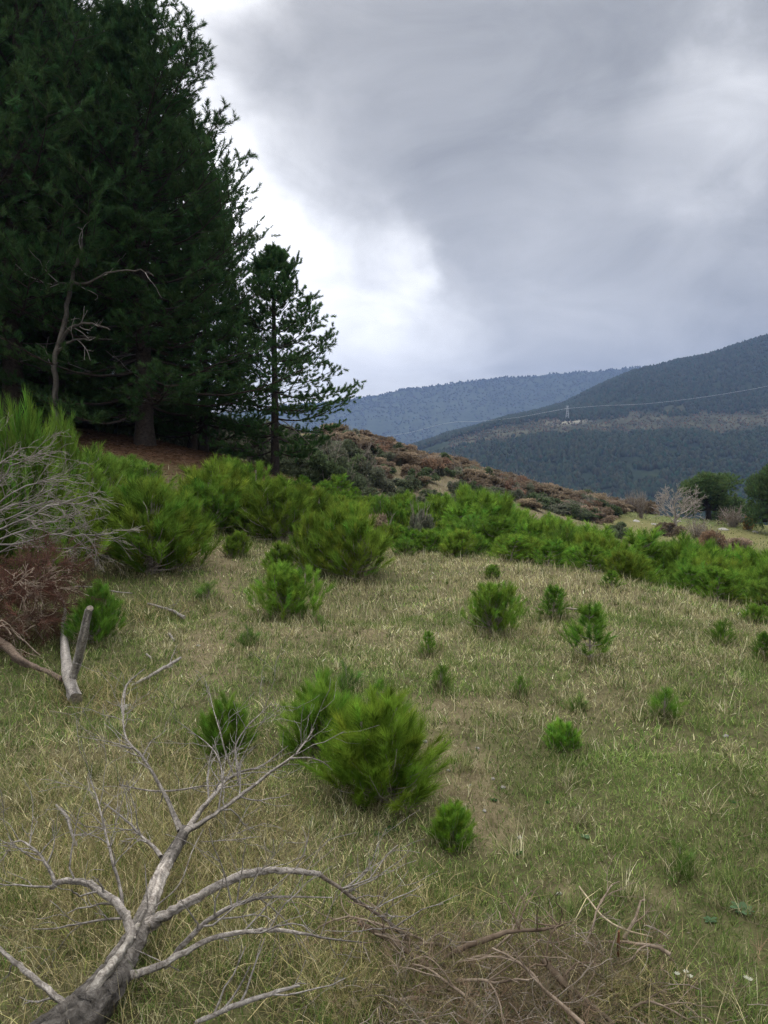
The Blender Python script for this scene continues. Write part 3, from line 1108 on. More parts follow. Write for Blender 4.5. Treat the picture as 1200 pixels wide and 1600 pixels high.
# ------------------------------------------------------------------ leafy and bare scrub
def scrub_kind(name, n, col, leaf=.06, stems=9, wide=1.0, flat=.8, bare=.35, jit=.3):
    mb, sb = MB(), MB()
    for q in range(stems):
        a = rng.random() * 2 * PI
        r_ = rng.uniform(.1, .5) * wide
        tip = np.array([r_ * math.cos(a), r_ * math.sin(a), rng.uniform(.55, 1.02) * flat])
        st = smooth([(tip[0] * .1, tip[1] * .1, -.05), tip * np.array([.5, .5, .45]), tip], 3)
        tube(sb, st, np.linspace(.016, .004, len(st)), 4)
        for c in range(4):
            i = rng.integers(2, len(st) - 1)
            d2 = unit(tip / np.linalg.norm(tip) + rng.standard_normal(3) * .6)
            tube(sb, [st[i], st[i] + d2 * .14, st[i] + d2 * .3 + rng.standard_normal(3) * .03], [.007, .005, .002], 3)
    cl = 16
    C = []
    for q in range(cl):
        a = rng.random() * 2 * PI
        r_ = math.sqrt(rng.random()) * .42 * wide
        C.append((r_ * math.cos(a), r_ * math.sin(a), rng.uniform(.18, .86) * flat * (1 - .5 * (r_ / .5 / wide) ** 2)))
    C = np.array(C)
    idx = rng.integers(0, cl, n)
    dd = unit(rng.standard_normal((n, 3)))
    p = C[idx] + dd * (rng.random((n, 1)) ** .45) * rng.uniform(.1, .2, (cl, 1))[idx] * np.array([1.1, 1.1, .85])
    p[:, 2] = np.maximum(p[:, 2], .02)
    d = unit(dd + rng.standard_normal((n, 3)) * .6 + np.array([0, 0, .3]))
    c = np.asarray(col)[None] * (1 + jit * rng.standard_normal((cl, 1)))[idx] * (1 + .2 * rng.standard_normal((n, 1)))
    s = perp(d) * leaf * .34
    Lf = leaf * rng.uniform(.7, 1.3, (n, 1))
    V = np.stack([p, p + d * Lf * .5 - s, p + d * Lf, p + d * Lf * .5 + s], 1).reshape(-1, 3)
    mb.add(V, np.arange(4 * n).reshape(n, 4), np.repeat(np.clip(c, .006, .8), 4, 0))
    return Kind(name, [('foliage', mb.mesh('foliage', M['leaf'])), ('stem', sb.mesh('stem', M['twig']))])


KBR = [scrub_kind('oak_scrub', 4200, np.array([0.255, 0.196, 0.134]) * f, .085, 7, 1.15, .8, .35, .12) for f in (1.0, .86)]
KBP = scrub_kind('oak_scrub', 2600, (0.21, 0.135, 0.09), .07, 14, 1.1, .8, .35, .15)
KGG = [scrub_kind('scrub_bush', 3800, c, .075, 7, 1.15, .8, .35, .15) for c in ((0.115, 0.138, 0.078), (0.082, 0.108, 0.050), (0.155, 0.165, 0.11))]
KOR = scrub_kind('oak_scrub', 1500, (0.26, 0.16, 0.045), .08, 8, 1.0)
KTW = scrub_kind('bare_scrub', 500, (0.16, 0.12, 0.09), .05, 40, 1.0, .95)


def scrub(K, u, Y, hpx, wpx, lab, cat, grp, sink=.06):
    d = ray(u, 800)
    x = d[0] / d[1] * Y
    h, w = hpx * Y / F, wpx * Y / F
    K.place((x, Y, H1(x, Y) - sink), rng.uniform(0, 6.28), (.86 * w / K.w, .86 * w / K.w, 1.04 * h / K.h), lab, cat, grp)


for i in range(190):                       # brown oak scrub along the ridge of the slope
    f = (i * .618034) % 1
    u = 515 + 500 * f
    ysky = np.interp(u, [515, 600, 700, 800, 900, 1020], [60, 62, 66, 72, 77, 82])
    Y = ysky - abs(rng.normal(0, 7)) + rng.uniform(-1, 1)
    scrub(KBR[i % 2] if rng.random() < .85 else KBP, u, Y, rng.uniform(11, 22), rng.uniform(26, 56), 'russet brown oak bush on the slope that falls towards the far meadow', 'bush', 'russet oak bushes on the slope')
for i in range(110):                        # green and grey scrub on the same slope
    u = 500 + 470 * ((i * .7548777) % 1)
    ysky = np.interp(u, [500, 600, 700, 800, 900, 1000], [59, 62, 66, 72, 77, 80])
    Y = ysky * rng.uniform(.55, .97)
    scrub(KGG[i % 3], u, Y, rng.uniform(12, 24), rng.uniform(20, 46), 'grey green scrub bush among the russet oaks on the slope', 'bush', 'green scrub bushes on the slope')
for i in range(34):                        # dull green scrub behind the slender pine
    u = 285 + 300 * ((i * .618034) % 1)
    Y = rng.uniform(29, 47)
    scrub(KGG[i % 3], u, Y, rng.uniform(34, 62) * 30 / Y, rng.uniform(60, 100) * 30 / Y, 'dull green scrub bush behind the slender pine', 'bush', 'scrub bushes behind the slender pine')
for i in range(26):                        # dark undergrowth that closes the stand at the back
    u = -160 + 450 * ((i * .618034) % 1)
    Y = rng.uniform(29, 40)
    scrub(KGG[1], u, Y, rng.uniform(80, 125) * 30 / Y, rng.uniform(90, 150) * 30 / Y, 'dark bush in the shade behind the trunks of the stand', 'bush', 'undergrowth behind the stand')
for i, (u, Y, hp, wp, K) in enumerate([(700, 56, 14, 24, KGG[1]), (735, 70, 16, 16, KGG[1]), (640, 63, 17, 15, KGG[1])]):
    scrub(K, u, Y, hp, wp, ['dark green round bush low on the russet slope', 'dark green bush on the skyline of the russet slope', 'dark upright bush breaking the upper skyline of the russet slope'][i], 'bush', None)
for (u, Y, hp, wp, K, lab) in [
    (1112, 44, 34, 40, KBP, 'reddish brown bush at the near edge of the far meadow'),
    (1155, 44, 26, 52, KBR[0], 'dark russet bush beside the reddish one below the far meadow'),
    (1090, 49, 28, 46, KTW, 'greyish twiggy bush under the far meadow, beside the bare tree'),
    (1046, 53, 22, 44, KBR[1], 'low brown bush at the foot of the pale bare tree'),
    (1002, 66, 34, 22, KTW, 'thin grey leafless bush on the rim of the far meadow'),
    (985, 72, 26, 20, KTW, 'small grey leafless bush at the end of the russet slope'),
    (1172, 62, 24, 20, KOR, 'small golden orange bush beneath the dark trees beyond the meadow'),
    (1145, 64, 26, 50, KTW, 'grey leafless thicket between the two dark trees beyond the meadow'),
    (930, 58, 22, 26, KGG[1], 'small dark green bush at the meadow corner')]:
    scrub(K, u, Y, hp, wp, lab, 'bush', None)


for (u, dY, hp, wp, K, lab) in [(592, 1.0, 52, 44, KBR[0], 'brown dead looking bush inside the green belt below the slender pine side'), (655, 2.2, 60, 40, KGG[2], 'greyish green bush poking out of the belt below the brown slope'),
                               (1010, 1.4, 60, 44, KGG[0], 'dull grey green bush within the belt before the far meadow')]:
    scrub(K, u, ground_at(u, float(edge_v(u)) - 2)[1] + dY, hp, wp, lab, 'bush', None)


# ------------------------------------------------------------------ branching growth
def bare_tree():
    Y = 56.0
    u = 1056
    d = ray(u, 800)
    x = d[0] / d[1] * Y
    z = H1(x, Y)
    r = empty('bare_tree', (x, Y, z))
    r.scale = (1.12, 1.12, 1.12)
    tag(r, 'pale leafless tree with a round twiggy crown on the far meadow', 'tree')
    tb, cb = MB(), MB()
    tube(tb, smooth([(0, 0, -.2), (.03, 0, .5), (-.03, .05, 1.0), (0, 0, 1.25)], 3), np.linspace(.11, .07, 10), 7)
    tb.build('trunk', M['greybranch'], r)
    for q in range(9):
        a = q * 2.4
        e = R(rng.uniform(18, 75))
        grow(cb, (0, 0, .75 + .06 * q), (math.cos(a) * math.cos(e), math.sin(a) * math.cos(e), math.sin(e)), 1.45, .045, 3, 6, .16, (0, 0, .05), (3, 4), .7, (.5, .7), .009, 4, col=(1.4, 1.36, 1.32))
    cb.build('crown', M['greybranch'], r)


bare_tree()


def round_tree_kind(n=4200, col=(0.085, 0.130, 0.045)):
    tb, fb = MB(), MB()
    tube(tb, smooth([(0, 0, -.1), (.02, 0, .3), (0, .02, .6)], 3), np.linspace(.06, .03, 7), 7)
    P, A, Ln = [], [], []
    cl = [(rng.normal(0, .26), rng.normal(0, .26), rng.uniform(.3, .86)) for _ in range(26)]
    for c in cl:
        tube(tb, [(0, 0, .25), (c[0] * .5, c[1] * .5, c[2] * .7), c], [.03, .015, .006], 4)
    for q in range(n):
        c = np.array(cl[q % 26])
        dd = unit(rng.standard_normal(3))
        P.append(c + dd * rng.random() ** .4 * .15)
        A.append(unit(dd + np.array([0, 0, .5])))
        Ln.append(.05)
    shoots(fb, np.array(P), np.array(A), np.array(Ln), 9, .05, .011, col, hue=.25)
    return Kind('leafy_tree', [('trunk', tb.mesh('trunk', M['bark'])), ('crown', fb.mesh('crown', M['oldneedle']))])


KRT = round_tree_kind()
for (u, Y, hp, wp, lab) in [(1108, 70, 74, 84, 'round dark green tree beyond the meadow, behind the bare tree'), (1206, 60, 108, 70, 'tall dark tree cut by the frame beyond the meadow'),
                            (1136, 76, 46, 50, 'smaller dark tree tucked behind the round one beyond the meadow')]:
    d = ray(u, 800)
    x = d[0] / d[1] * Y
    KRT.place((x, Y, H1(x, Y) - .1), rng.uniform(0, 6), (wp * Y / F / KRT.w, wp * Y / F / KRT.w, hp * Y / F / KRT.h), lab, 'tree')

# boulders on the far meadow
def rock_mesh(seed):
    n1, n2 = 9, 12
    mb = MB()
    V = []
    ph = rng.uniform(0, 6, 6)
    for i in range(n1):
        th = PI * i / (n1 - 1)
        for j in range(n2):
            a = 2 * PI * j / n2
            r_ = 1 + .18 * math.sin(2 * a + ph[0]) * math.sin(th) + .13 * math.sin(3 * a + ph[1] + 2 * th) + .1 * math.cos(5 * th + ph[2]) + rng.normal(0, .045)
            V.append((r_ * math.sin(th) * math.cos(a), r_ * math.sin(th) * math.sin(a), r_ * math.cos(th)))
    i = np.arange(n1 - 1)[:, None] * n2
    j = np.arange(n2)[None]
    k = (j + 1) % n2
    mb.add(V, np.stack([i + j, i + n2 + j, i + n2 + k, i + k], -1).reshape(-1, 4))
    return mb.mesh('stone', M['rock'])


RK = [rock_mesh(i) for i in range(3)]


def stone(name, p, s, lab, grp=None, i=0):
    o = bpy.data.objects.new(name, RK[i % 3])
    COL.objects.link(o)
    o.location = Vector([float(c) for c in p])
    o.scale = s
    o.rotation_euler = (rng.uniform(-.2, .2), rng.uniform(-.2, .2), rng.uniform(0, 6))
    return tag(o, lab, 'stone', grp)


for i, (u, v, s) in enumerate([(994, 815, .42), (1022, 820, .34), (1140, 820, .4), (1130, 828, .46), (1060, 815, .3), (1096, 823, .3), (1180, 832, .36)]):
    p = ground_at(u, v, ymin=40)
    stone('meadow_boulder', p, (s * .95, s * .6, s * .34), 'pale boulder lying on the far green meadow', 'boulders on the far meadow', i)
p = ground_at(614, 1106)
stone('stone', p, (.05, .035, .028), 'white angular stone beside the thin green tuft of shoots', None, 1)
p = ground_at(199, 1108)
stone('stone', p, (.05, .045, .03), 'flat grey stone lying below the forked grey stick', None, 2)
for i, (u, v, s) in enumerate([(786, 1232, .016), (770, 1218, .012), (757, 1268, .013), (700, 1205, .012), (735, 1228, .010), (1134, 1152, .02), (746, 1170, .012), (664, 1160, .016), (873, 1398, .012),
                               (310, 1010, .02), (362, 950, .022), (1062, 1212, .012), (812, 1310, .012), (560, 1010, .02)]):
    stone('pebble', ground_at(u, v) + np.array([0, 0, s * .3]), (s * 1.0, s * .75, s * .55), 'small pale pebble lying on a bare patch of the pasture', 'pebbles on the pasture', i)


# ------------------------------------------------------------------ FALLEN BRANCH (hero)
def g3(x, y, h):
    """a point of the enlarged study of the branch -> the point at height h above the ground"""
    return ground_at(x * .58333, 1050 + y * .58333, h)


def limb(mb, spec, k=4, seg=8, col=None, wob=.05, twigs=0, tl=(.07, .30), cap=False, tone=None):
    twigs = int(twigs * 2.6)
    P = np.array([np.append(g3(x, y, h), r * (.70 if r > .026 else .64)) for x, y, h, r in spec])
    S = smooth(P, k)
    S[1:-1, :3] += rng.standard_normal((len(S) - 2, 3)) * S[1:-1, 3:4] * (.16 if seg < 12 else .04)
    if tone is None:
        tone = rng.uniform(.7, 1.12, len(spec)) if col is None else None
    if tone is not None:
        tv = np.interp(np.linspace(0, len(spec) - 1, len(S)), np.arange(len(spec)), tone) * (1 + .10 * rng.standard_normal(len(S)))
        col = np.stack([tv, tv * .985, tv * .97], -1)
    tube(mb, S[:, :3], np.maximum(S[:, 3], .0012), seg, col=col, wob=wob, cap=cap, grain=.10 if seg > 5 else 0)
    for q in range(twigs):
        i = int(rng.integers(max(1, len(S) // 4), len(S) - 1))
        t = unit(S[i + 1, :3] - S[i - 1, :3])
        nd = unit(t * .7 + perp(t[None])[0] * .8 + np.array([0, 0, .35]))
        grow(mb, S[i, :3], nd, rng.uniform(*tl), min(.004, S[i, 3] * .5), 1, 5, .2, (0, 0, .02), (1, 3), .7, (.4, .7), .0011, 4)


def fallen_branch():
    r = empty('fallen_branch', g3(270, 870, .0))
    base = np.array(r.location)
    tag(r, 'weathered grey forked branch with bare crooked limbs lying in dry grass', 'dead branch')

    def mk(name, spec, **kw):
        mb = MB()
        limb(mb, spec, **kw)
        o = mb.build(name, M['deadwood'], r)
        o.location = Vector(-base)
        return o
    mk('trunk', [(30, 1100, .0, .10), (140, 990, .05, .096), (215, 930, .07, .090), (270, 865, .09, .080), (318, 800, .10, .066), (352, 735, .11, .052), (384, 665, .12, .043), (408, 600, .13, .037), (432, 540, .14, .034), (455, 495, .15, .036), (482, 450, .15, .030), (497, 420, .16, .028)], k=6, seg=24, wob=.035, tone=[.34, .34, .34, .36, .42, .50, .62, 1.25, 1.4, .45, .36, .5])
    mk('trunk', [(185, 925, .05, .020), (212, 895, .10, .024), (262, 835, .15, .024), (318, 765, .155, .022), (355, 705, .15, .018), (385, 645, .12, .010)], k=4, seg=8, wob=.09, col=(1.15, 1.15, 1.12))
    B = 'limb'
    mk(B, [(495, 432, .16, .024), (545, 400, .17, .016), (600, 362, .19, .0135), (655, 322, .21, .0115), (720, 272, .24, .010), (785, 226, .27, .0085), (815, 190, .32, .006), (842, 150, .36, .003)], twigs=5)
    mk(B, [(775, 232, .27, .006), (830, 230, .29, .0045), (868, 243, .28, .0035), (890, 263, .25, .002)])
    mk(B, [(484, 425, .16, .022), (462, 375, .19, .015), (440, 325, .23, .0125), (412, 275, .28, .011), (382, 228, .33, .009), (340, 182, .38, .0075), (330, 130, .43, .006), (334, 75, .47, .0045), (337, 38, .5, .0025)], twigs=7)
    mk(B, [(500, 425, .15, .022), (535, 375, .17, .017), (568, 335, .19, .0145), (600, 295, .21, .012), (645, 268, .23, .008), (700, 252, .25, .006), (772, 198, .3, .0025)], twigs=6)
    mk(B, [(596, 300, .21, .009), (592, 255, .26, .0075), (572, 210, .30, .006), (530, 172, .34, .004), (500, 160, .36, .002)], twigs=3)
    mk(B, [(640, 300, .22, .008), (635, 250, .28, .007), (632, 195, .34, .006), (668, 140, .38, .005), (700, 110, .40, .0035), (730, 80, .42, .002)], twigs=4)
    mk(B, [(625, 275, .24, .006), (602, 210, .34, .005), (590, 160, .40, .004), (570, 95, .46, .003), (558, 38, .5, .0018)], twigs=2)
    mk(B, [(320, 302, .14, .005), (400, 318, .15, .006), (480, 316, .16, .006), (540, 306, .18, .005), (605, 305, .2, .004)], twigs=3)
    mk(B, [(430, 495, .16, .013), (405, 462, .18, .0105), (378, 440, .2, .0085), (340, 400, .22, .007), (278, 350, .26, .0035)], twigs=5)
    mk(B, [(328, 645, .12, .009), (322, 580, .18, .0085), (305, 520, .24, .0078), (290, 460, .29, .007), (278, 410, .34, .006), (262, 345, .39, .0045), (235, 272, .44, .002)], twigs=6)
    mk(B, [(350, 720, .14, .024), (340, 665, .17, .021), (318, 625, .19, .019), (270, 588, .22, .0175), (215, 563, .22, .0165), (165, 560, .21, .015), (135, 578, .19, .012)], seg=10, twigs=2)
    mk(B, [(146, 562, .21, .011), (130, 525, .24, .009), (108, 490, .27, .0075), (78, 465, .29, .006), (52, 452, .30, .0045), (15, 466, .30, .002)], twigs=5)
    mk(B, [(345, 660, .14, .008), (290, 662, .14, .006), (200, 676, .13, .005), (140, 688, .12, .0038), (85, 688, .1, .002)], twigs=2)
    mk(B, [(395, 680, .13, .030), (440, 655, .16, .025), (500, 620, .20, .0225), (580, 575, .25, .0205), (650, 545, .28, .019), (720, 530, .28, .017), (800, 533, .27, .015), (858, 541, .25, .0125)], seg=10, k=5)
    mk(B, [(850, 540, .25, .011), (900, 572, .2, .010), (960, 615, .15, .010), (1040, 668, .10, .009), (1110, 730, .07, .008), (1180, 792, .05, .004)], twigs=7, col=(.55, .5, .45))
    mk(B, [(440, 790, .1, .014), (475, 745, .15, .0125), (520, 700, .19, .0115), (560, 665, .22, .0105), (620, 628, .25, .009), (680, 610, .26, .0075), (745, 602, .25, .006), (890, 604, .2, .0025)], twigs=5)
    mk(B, [(310, 825, .08, .022), (370, 805, .11, .0185), (430, 788, .14, .0165), (500, 748, .18, .0145), (570, 712, .21, .0125), (650, 697, .22, .0105), (720, 690, .21, .009), (800, 698, .18, .0075), (880, 714, .13, .005), (985, 726, .08, .0025)], seg=9, twigs=4)
    mk(B, [(210, 905, .1, .020), (160, 878, .12, .016), (128, 850, .13, .0145), (85, 815, .14, .013), (40, 778, .15, .011), (-20, 725, .16, .008)], seg=9, twigs=1)
    mk(B, [(480, 800, .10, .003), (420, 770, .16, .0028), (350, 738, .2, .002)], seg=5)
    mk(B, [(415, 630, .15, .004), (480, 570, .22, .0035), (515, 480, .3, .003), (545, 420, .34, .002)], seg=5)
    mk(B, [(395, 630, .15, .0045), (392, 570, .22, .004), (388, 515, .28, .002)], seg=5)
    mk(B, [(640, 615, .24, .004), (670, 580, .28, .0035), (700, 530, .32, .003), (745, 505, .35, .0018)], seg=5, twigs=2)
    mk(B, [(540, 455, .1, .003), (620, 450, .14, .003), (700, 440, .16, .002)], seg=5, twigs=2)


fallen_branch()


# ------------------------------------------------------------------ other sticks on the ground
def stick(name, uvh, lab, cat='stick', mat='deadwood', grp=None, twigs=0, seg=7, cap=True, col=None):
    P = np.array([np.append(ground_at(u, v, h), r) for u, v, h, r in uvh])
    base = P[0, :3].copy()
    S = smooth(P, 4)
    S[:, :3] -= base
    S[1:-1, :3] += rng.standard_normal((len(S) - 2, 3)) * S[1:-1, 3:4] * .15
    mb = MB()
    tube(mb, S[:, :3], np.maximum(S[:, 3], .0012), seg, wob=.05, cap=cap, col=col)
    for q in range(twigs):
        i = int(rng.integers(1, len(S) - 1))
        t = unit(S[i + 1, :3] - S[i - 1, :3])
        grow(mb, S[i, :3], unit(t + perp(t[None])[0] * .7 + np.array([0, 0, .3])), rng.uniform(.1, .25), min(.004, S[i, 3] * .5), 1, 5, .18, (0, 0, 0), (1, 2), .7, (.4, .7), .0012, 4)
    o = mb.build(name, M[mat])
    o.location = Vector(base)
    return tag(o, lab, cat, grp)


stick('stick', [(205, 1072, .03, .010), (238, 1054, .06, .013), (262, 1040, .08, .014), (282, 1028, .10, .012)], 'straight grey stick lying in the grass beside the sawn log', twigs=2)
stick('stick', [(192, 1120, .02, .008), (191, 1095, .05, .009), (196, 1075, .10, .008), (205, 1062, .14, .006), (226, 1045, .22, .003)], 'thin forked pale stick crossing the straight one by the log', twigs=3)
stick('stick', [(231, 943, .04, .011), (255, 950, .06, .014), (272, 956, .06, .016), (288, 965, .05, .020)], 'short dark stick with side twigs lying on the grass under the big dark bush', twigs=7)
stick('stick', [(118, 916, .22, .008), (150, 918, .17, .009), (178, 924, .12, .009), (206, 927, .06, .006)], 'long thin pale twig lying behind the round young pine at the log')
stick('stick', [(264, 990, .02, .012), (272, 1000, .02, .010)], 'tiny pale wood chip on the grass by the path')
stick('stick', [(229, 1022, .03, .009), (236, 1028, .03, .008)], 'tiny curled wood piece on the grass above the straight grey stick')
stick('stick', [(306, 1598, .05, .006), (360, 1575, .10, .0075), (420, 1553, .12, .0065), (468, 1540, .13, .003)], 'pale thin stick low in the dry grass below the fallen grey branch', twigs=5)
stick('stick', [(88, 1258, .05, .006), (103, 1275, .12, .0055), (110, 1298, .10, .005), (120, 1322, .05, .005)], 'small forked pale twig standing left of the fallen grey branch', twigs=3)
stick('stick', [(905, 1385, .04, .003), (940, 1430, .05, .0035), (975, 1452, .05, .0035), (1020, 1464, .04, .002)], 'curved straw coloured stalk lying on the green lower slope', mat='twig', col=(1.25, 1.2, .95))
stick('stick', [(930, 955, .04, .012), (880, 950, .04, .012)], 'short dry stick lying on the crest between the small pasture pines', mat='twig')
stick('dock_stalk', [(967, 1500, .0, .003), (966, 1478, .07, .006), (967, 1455, .14, .003)], 'rust red dried dock stalk standing in the grass above the brush heap', 'weed stalk', mat='twig', col=(.75, .38, .25))


def sawn_log():
    r = empty('sawn_log', ground_at(118, 1098))
    base = np.array(r.location)
    tag(r, 'grey sawn log with an upright stub and a round cut end in the grass', 'log')

    def mk(name, spec, seg=12, mat='deadwood', capm=True, col=None, wob=.05):
        P = np.array([np.append(ground_at(u, v, h), rr) for u, v, h, rr in spec])
        S = smooth(P, 4)
        S[:, :3] -= base
        mb = MB()
        tube(mb, S[:, :3], S[:, 3], seg, wob=wob, cap=1, col=col, grain=.08)
        return mb.build(name, [M[mat], M['endgrain']], r)
    mk('log', [(118, 1092, .060, 0.0470), (112, 1075, .09, 0.0409), (106, 1056, .10, 0.0434), (103, 1030, .10, 0.0397), (100, 1000, .10, 0.0341), (99, 985, .10, 0.0298)])
    mk('stub', [(112, 1066, .10, 0.0260), (119, 1040, .22, 0.0291), (129, 1000, .42, 0.0285), (138, 958, .62, 0.0248), (141, 950, .66, 0.0223)])
    mk('side_branch', [(100, 988, .12, 0.0186), (98, 972, .20, 0.0174), (102, 955, .27, 0.0161), (97, 938, .35, 0.0149), (88, 926, .40, 0.0130), (72, 921, .42, 0.0074)], 8, wob=.12)
    mk('side_branch', [(98, 1062, .08, 0.0186), (75, 1050, .07, 0.0186), (50, 1040, .08, 0.0223), (30, 1030, .10, 0.0341), (8, 1008, .12, 0.0341), (-25, 985, .12, 0.0310)], 9, col=(.55, .45, .38), wob=.12)


sawn_log()


# ------------------------------------------------------------------ dead bush of bare grey twigs + red-brown dead pine
def dead_bush():
    Y = 7.4
    p0 = at(-40, 862, Y)
    r = empty('dead_bush', (p0[0], Y, H1(p0[0], Y)))
    b0 = np.array(r.location)
    tag(r, 'tangle of bare silver grey twigs leaning in front of the green bushes', 'dead bush')
    mains = [((-40, 862), (75, 840), (185, 832), .012), ((-60, 850), (60, 800), (150, 770), .012), ((-60, 830), (40, 760), (110, 748), .011), ((-60, 800), (20, 730), (65, 705), .010), ((-60, 862), (60, 822), (125, 800), .011),
             ((-50, 868), (50, 855), (140, 858), .009), ((-70, 800), (-10, 735), (35, 700), .009), ((-50, 845), (50, 790), (140, 790), .009), ((-50, 820), (30, 785), (90, 765), .010)]
    for a, m, b, rr in mains:
        mb = MB()
        dy = rng.uniform(-.5, .5)
        P = smooth(np.array([at(*a, Y + dy * .2), at(*m, Y + dy * .6), at(*b, Y + dy)]), 6)
        P[1:-1] += rng.standard_normal((len(P) - 2, 3)) * .012
        P = P - b0
        tube(mb, P, np.linspace(rr, .004, len(P)), 6)
        for q in range(14):
            i = int(rng.integers(2, len(P) - 1))
            t = unit(P[i + 1 if i + 1 < len(P) else i] - P[i - 1])
            nd = unit(t + perp(t[None])[0] * .75 + np.array([.15, 0, .02]))
            grow(mb, P[i], nd, rng.uniform(.16, .36), .0040, 2, 6, .17, (.04, 0, -.01), (2, 3), .6, (.45, .7), .0015, 4, col=(1.0, .97, .93))
        mb.build('branch', M['greybranch'], r)


dead_bush()


def dead_pine_heap():
    Y = 6.7
    r = empty('dead_pine_top', ground_at(20, 1020))
    b0 = np.array(r.location)
    tag(r, 'heap of red brown dead pine foliage with curled pale twigs', 'dead branch')
    fb, sb, tips = MB(), MB(), []
    for q in range(56):
        u, v = rng.uniform(-70, 70), rng.uniform(905, 1025)
        p = at(u, v, Y + rng.uniform(-.35, .55))
        p[2] = max(p[2], H1(p[0], p[1]) + .03)
        e = unit(np.array([rng.uniform(-.6, .8), rng.uniform(-.8, .2), rng.uniform(.1, 1.2)]))
        grow(sb, p - b0, e, rng.uniform(.2, .46), .0072, 2, 7, .22, (0, 0, -.03), (2, 4), .6, (.45, .7), .0028, 4, tips, .25, (1.25, 1.15, 1.05))
    sb.build('twigs', M['twig'], r)
    n = len(tips)
    P = np.array([t[0] for t in tips])
    A = np.array([t[1] for t in tips])
    k = 240
    u, v = rng.uniform(-80, 92, k), rng.uniform(862, 1020, k)
    u = np.where(v < 900, u * .95, u)
    Q = np.array([at(a, b, Y + rng.uniform(.05, .7)) for a, b in zip(u, v)])
    Q[:, 2] = np.maximum(Q[:, 2], H(Q[:, 0], Q[:, 1]) + .02)
    P = np.vstack([P, Q - b0])
    A = np.vstack([A, unit(rng.standard_normal((k, 3)) + np.array([.3, -.3, -.1]))])
    shoots(fb, P, A, np.full(len(P), .14), 26, .10, .0036, np.array([0.112, 0.062, 0.045]), spread=(20, 70))
    fb.build('dead_needles', M['leaf'], r)


dead_pine_heap()


def brush_heap():
    r = empty('brush_heap', ground_at(800, 1560))
    b0 = np.array(r.location)
    tag(r, 'low heap of dry brown brush and needles at the bottom of the slope', 'brush heap')
    sb, fb, tips = MB(), MB(), []
    for q in range(130):
        u = rng.normal(810, 135)
        v = rng.uniform(1455, 1640)
        p = ground_at(u, v, rng.uniform(.0, .09))
        a = rng.random() * 2 * PI
        e = unit(np.array([math.cos(a), math.sin(a) * .7, rng.uniform(-.05, .5)]))
        grow(sb, p - b0, e, rng.uniform(.07, .22), rng.uniform(.0010, .0022), 1, 7, .20, (0, 0, -.05), (1, 3), .7, (.5, .8), .001, 4, tips, .25, (.88, .86, .83))
    for q in range(16):
        p = ground_at(rng.normal(800, 110), rng.uniform(1460, 1620), rng.uniform(.0, .1))
        a = rng.random() * 2 * PI
        grow(sb, p - b0, unit(np.array([math.cos(a), math.sin(a) * .7, rng.uniform(0, .5)])), rng.uniform(.2, .42), rng.uniform(.004, .0075), 2, 7, .16, (0, 0, -.04), (2, 3), .6, (.4, .7), .0012, 5, col=(.75, .68, .6))
    sb.build('twigs', M['twig'], r)
    for spec in ([(560, 1440, .08, .009), (610, 1470, .07, .010), (655, 1500, .06, .009), (700, 1530, .05, .006)], [(690, 1500, .06, .006), (730, 1478, .10, .009), (775, 1462, .13, .009), (800, 1455, .14, .006), (850, 1452, .14, .005), (880, 1445, .14, .003)],
                 [(850, 1500, .12, .010), (875, 1530, .10, .011), (910, 1560, .07, .009), (960, 1600, .05, .006)]):
        mb = MB()
        S = smooth(np.array([np.append(ground_at(u, v, h), rr) for u, v, h, rr in spec]), 4)
        S[:, :3] -= b0
        tube(mb, S[:, :3], S[:, 3], 7, wob=.12, col=(.42, .36, .3))
        for q in range(9):
            i = int(rng.integers(1, len(S) - 1))
            grow(mb, S[i, :3], unit(rng.standard_normal(3) + np.array([0, 0, .6])), rng.uniform(.08, .2), .003, 1, 6, .3, (0, 0, 0), (1, 3), .8, (.5, .8), .0012, 4, col=(.5, .42, .35))
        mb.build('branch', M['twig'], r)
    k = 800
    u, v = rng.normal(810, 125, k), rng.uniform(1465, 1640, k)
    Q = np.array([ground_at(a, b, rng.uniform(0, .09)) for a, b in zip(u, v)]) - b0
    A = unit(rng.standard_normal((k, 3)) * np.array([1, 1, .45]) + np.array([0, 0, .2]))
    shoots(fb, Q, A, np.full(k, .09), 11, .085, .0018, np.array([0.165, 0.125, 0.085]), spread=(15, 70), hue=.3)
    fb.build('dead_needles', M['leaf'], r)


brush_heap()


# ------------------------------------------------------------------ broad-leaved weeds
def weed_kind(n, L, col):
    mb = MB()
    for q in range(n):
        a = q * 2.4 + rng.uniform(-.3, .3)
        l = L * rng.uniform(.6, 1.1)
        e = rng.uniform(.15, .7)
        hd = np.array([math.cos(a), math.sin(a), 0])
        sd = np.array([-hd[1], hd[0], 0])
        V, ws = [], [0.06, .22, .26, .2, 0.02]
        for i, t in enumerate(np.linspace(.1, 1, 5)):
            c = hd * l * t + np.array([0, 0, l * (e * t - .55 * e * t * t) + .012])
            V += [c - sd * l * ws[i] + np.array([0, 0, .02 * l]), c, c + sd * l * ws[i] + np.array([0, 0, .02 * l])]
        fc = []
        for i in range(4):
            b = i * 3
            fc += [(b, b + 1, b + 4, b + 3), (b + 1, b + 2, b + 5, b + 4)]
        mb.add(V, np.array(fc), np.asarray(col) * rng.uniform(.7, 1.25))
    return mb.mesh('weed', M['leaf'])


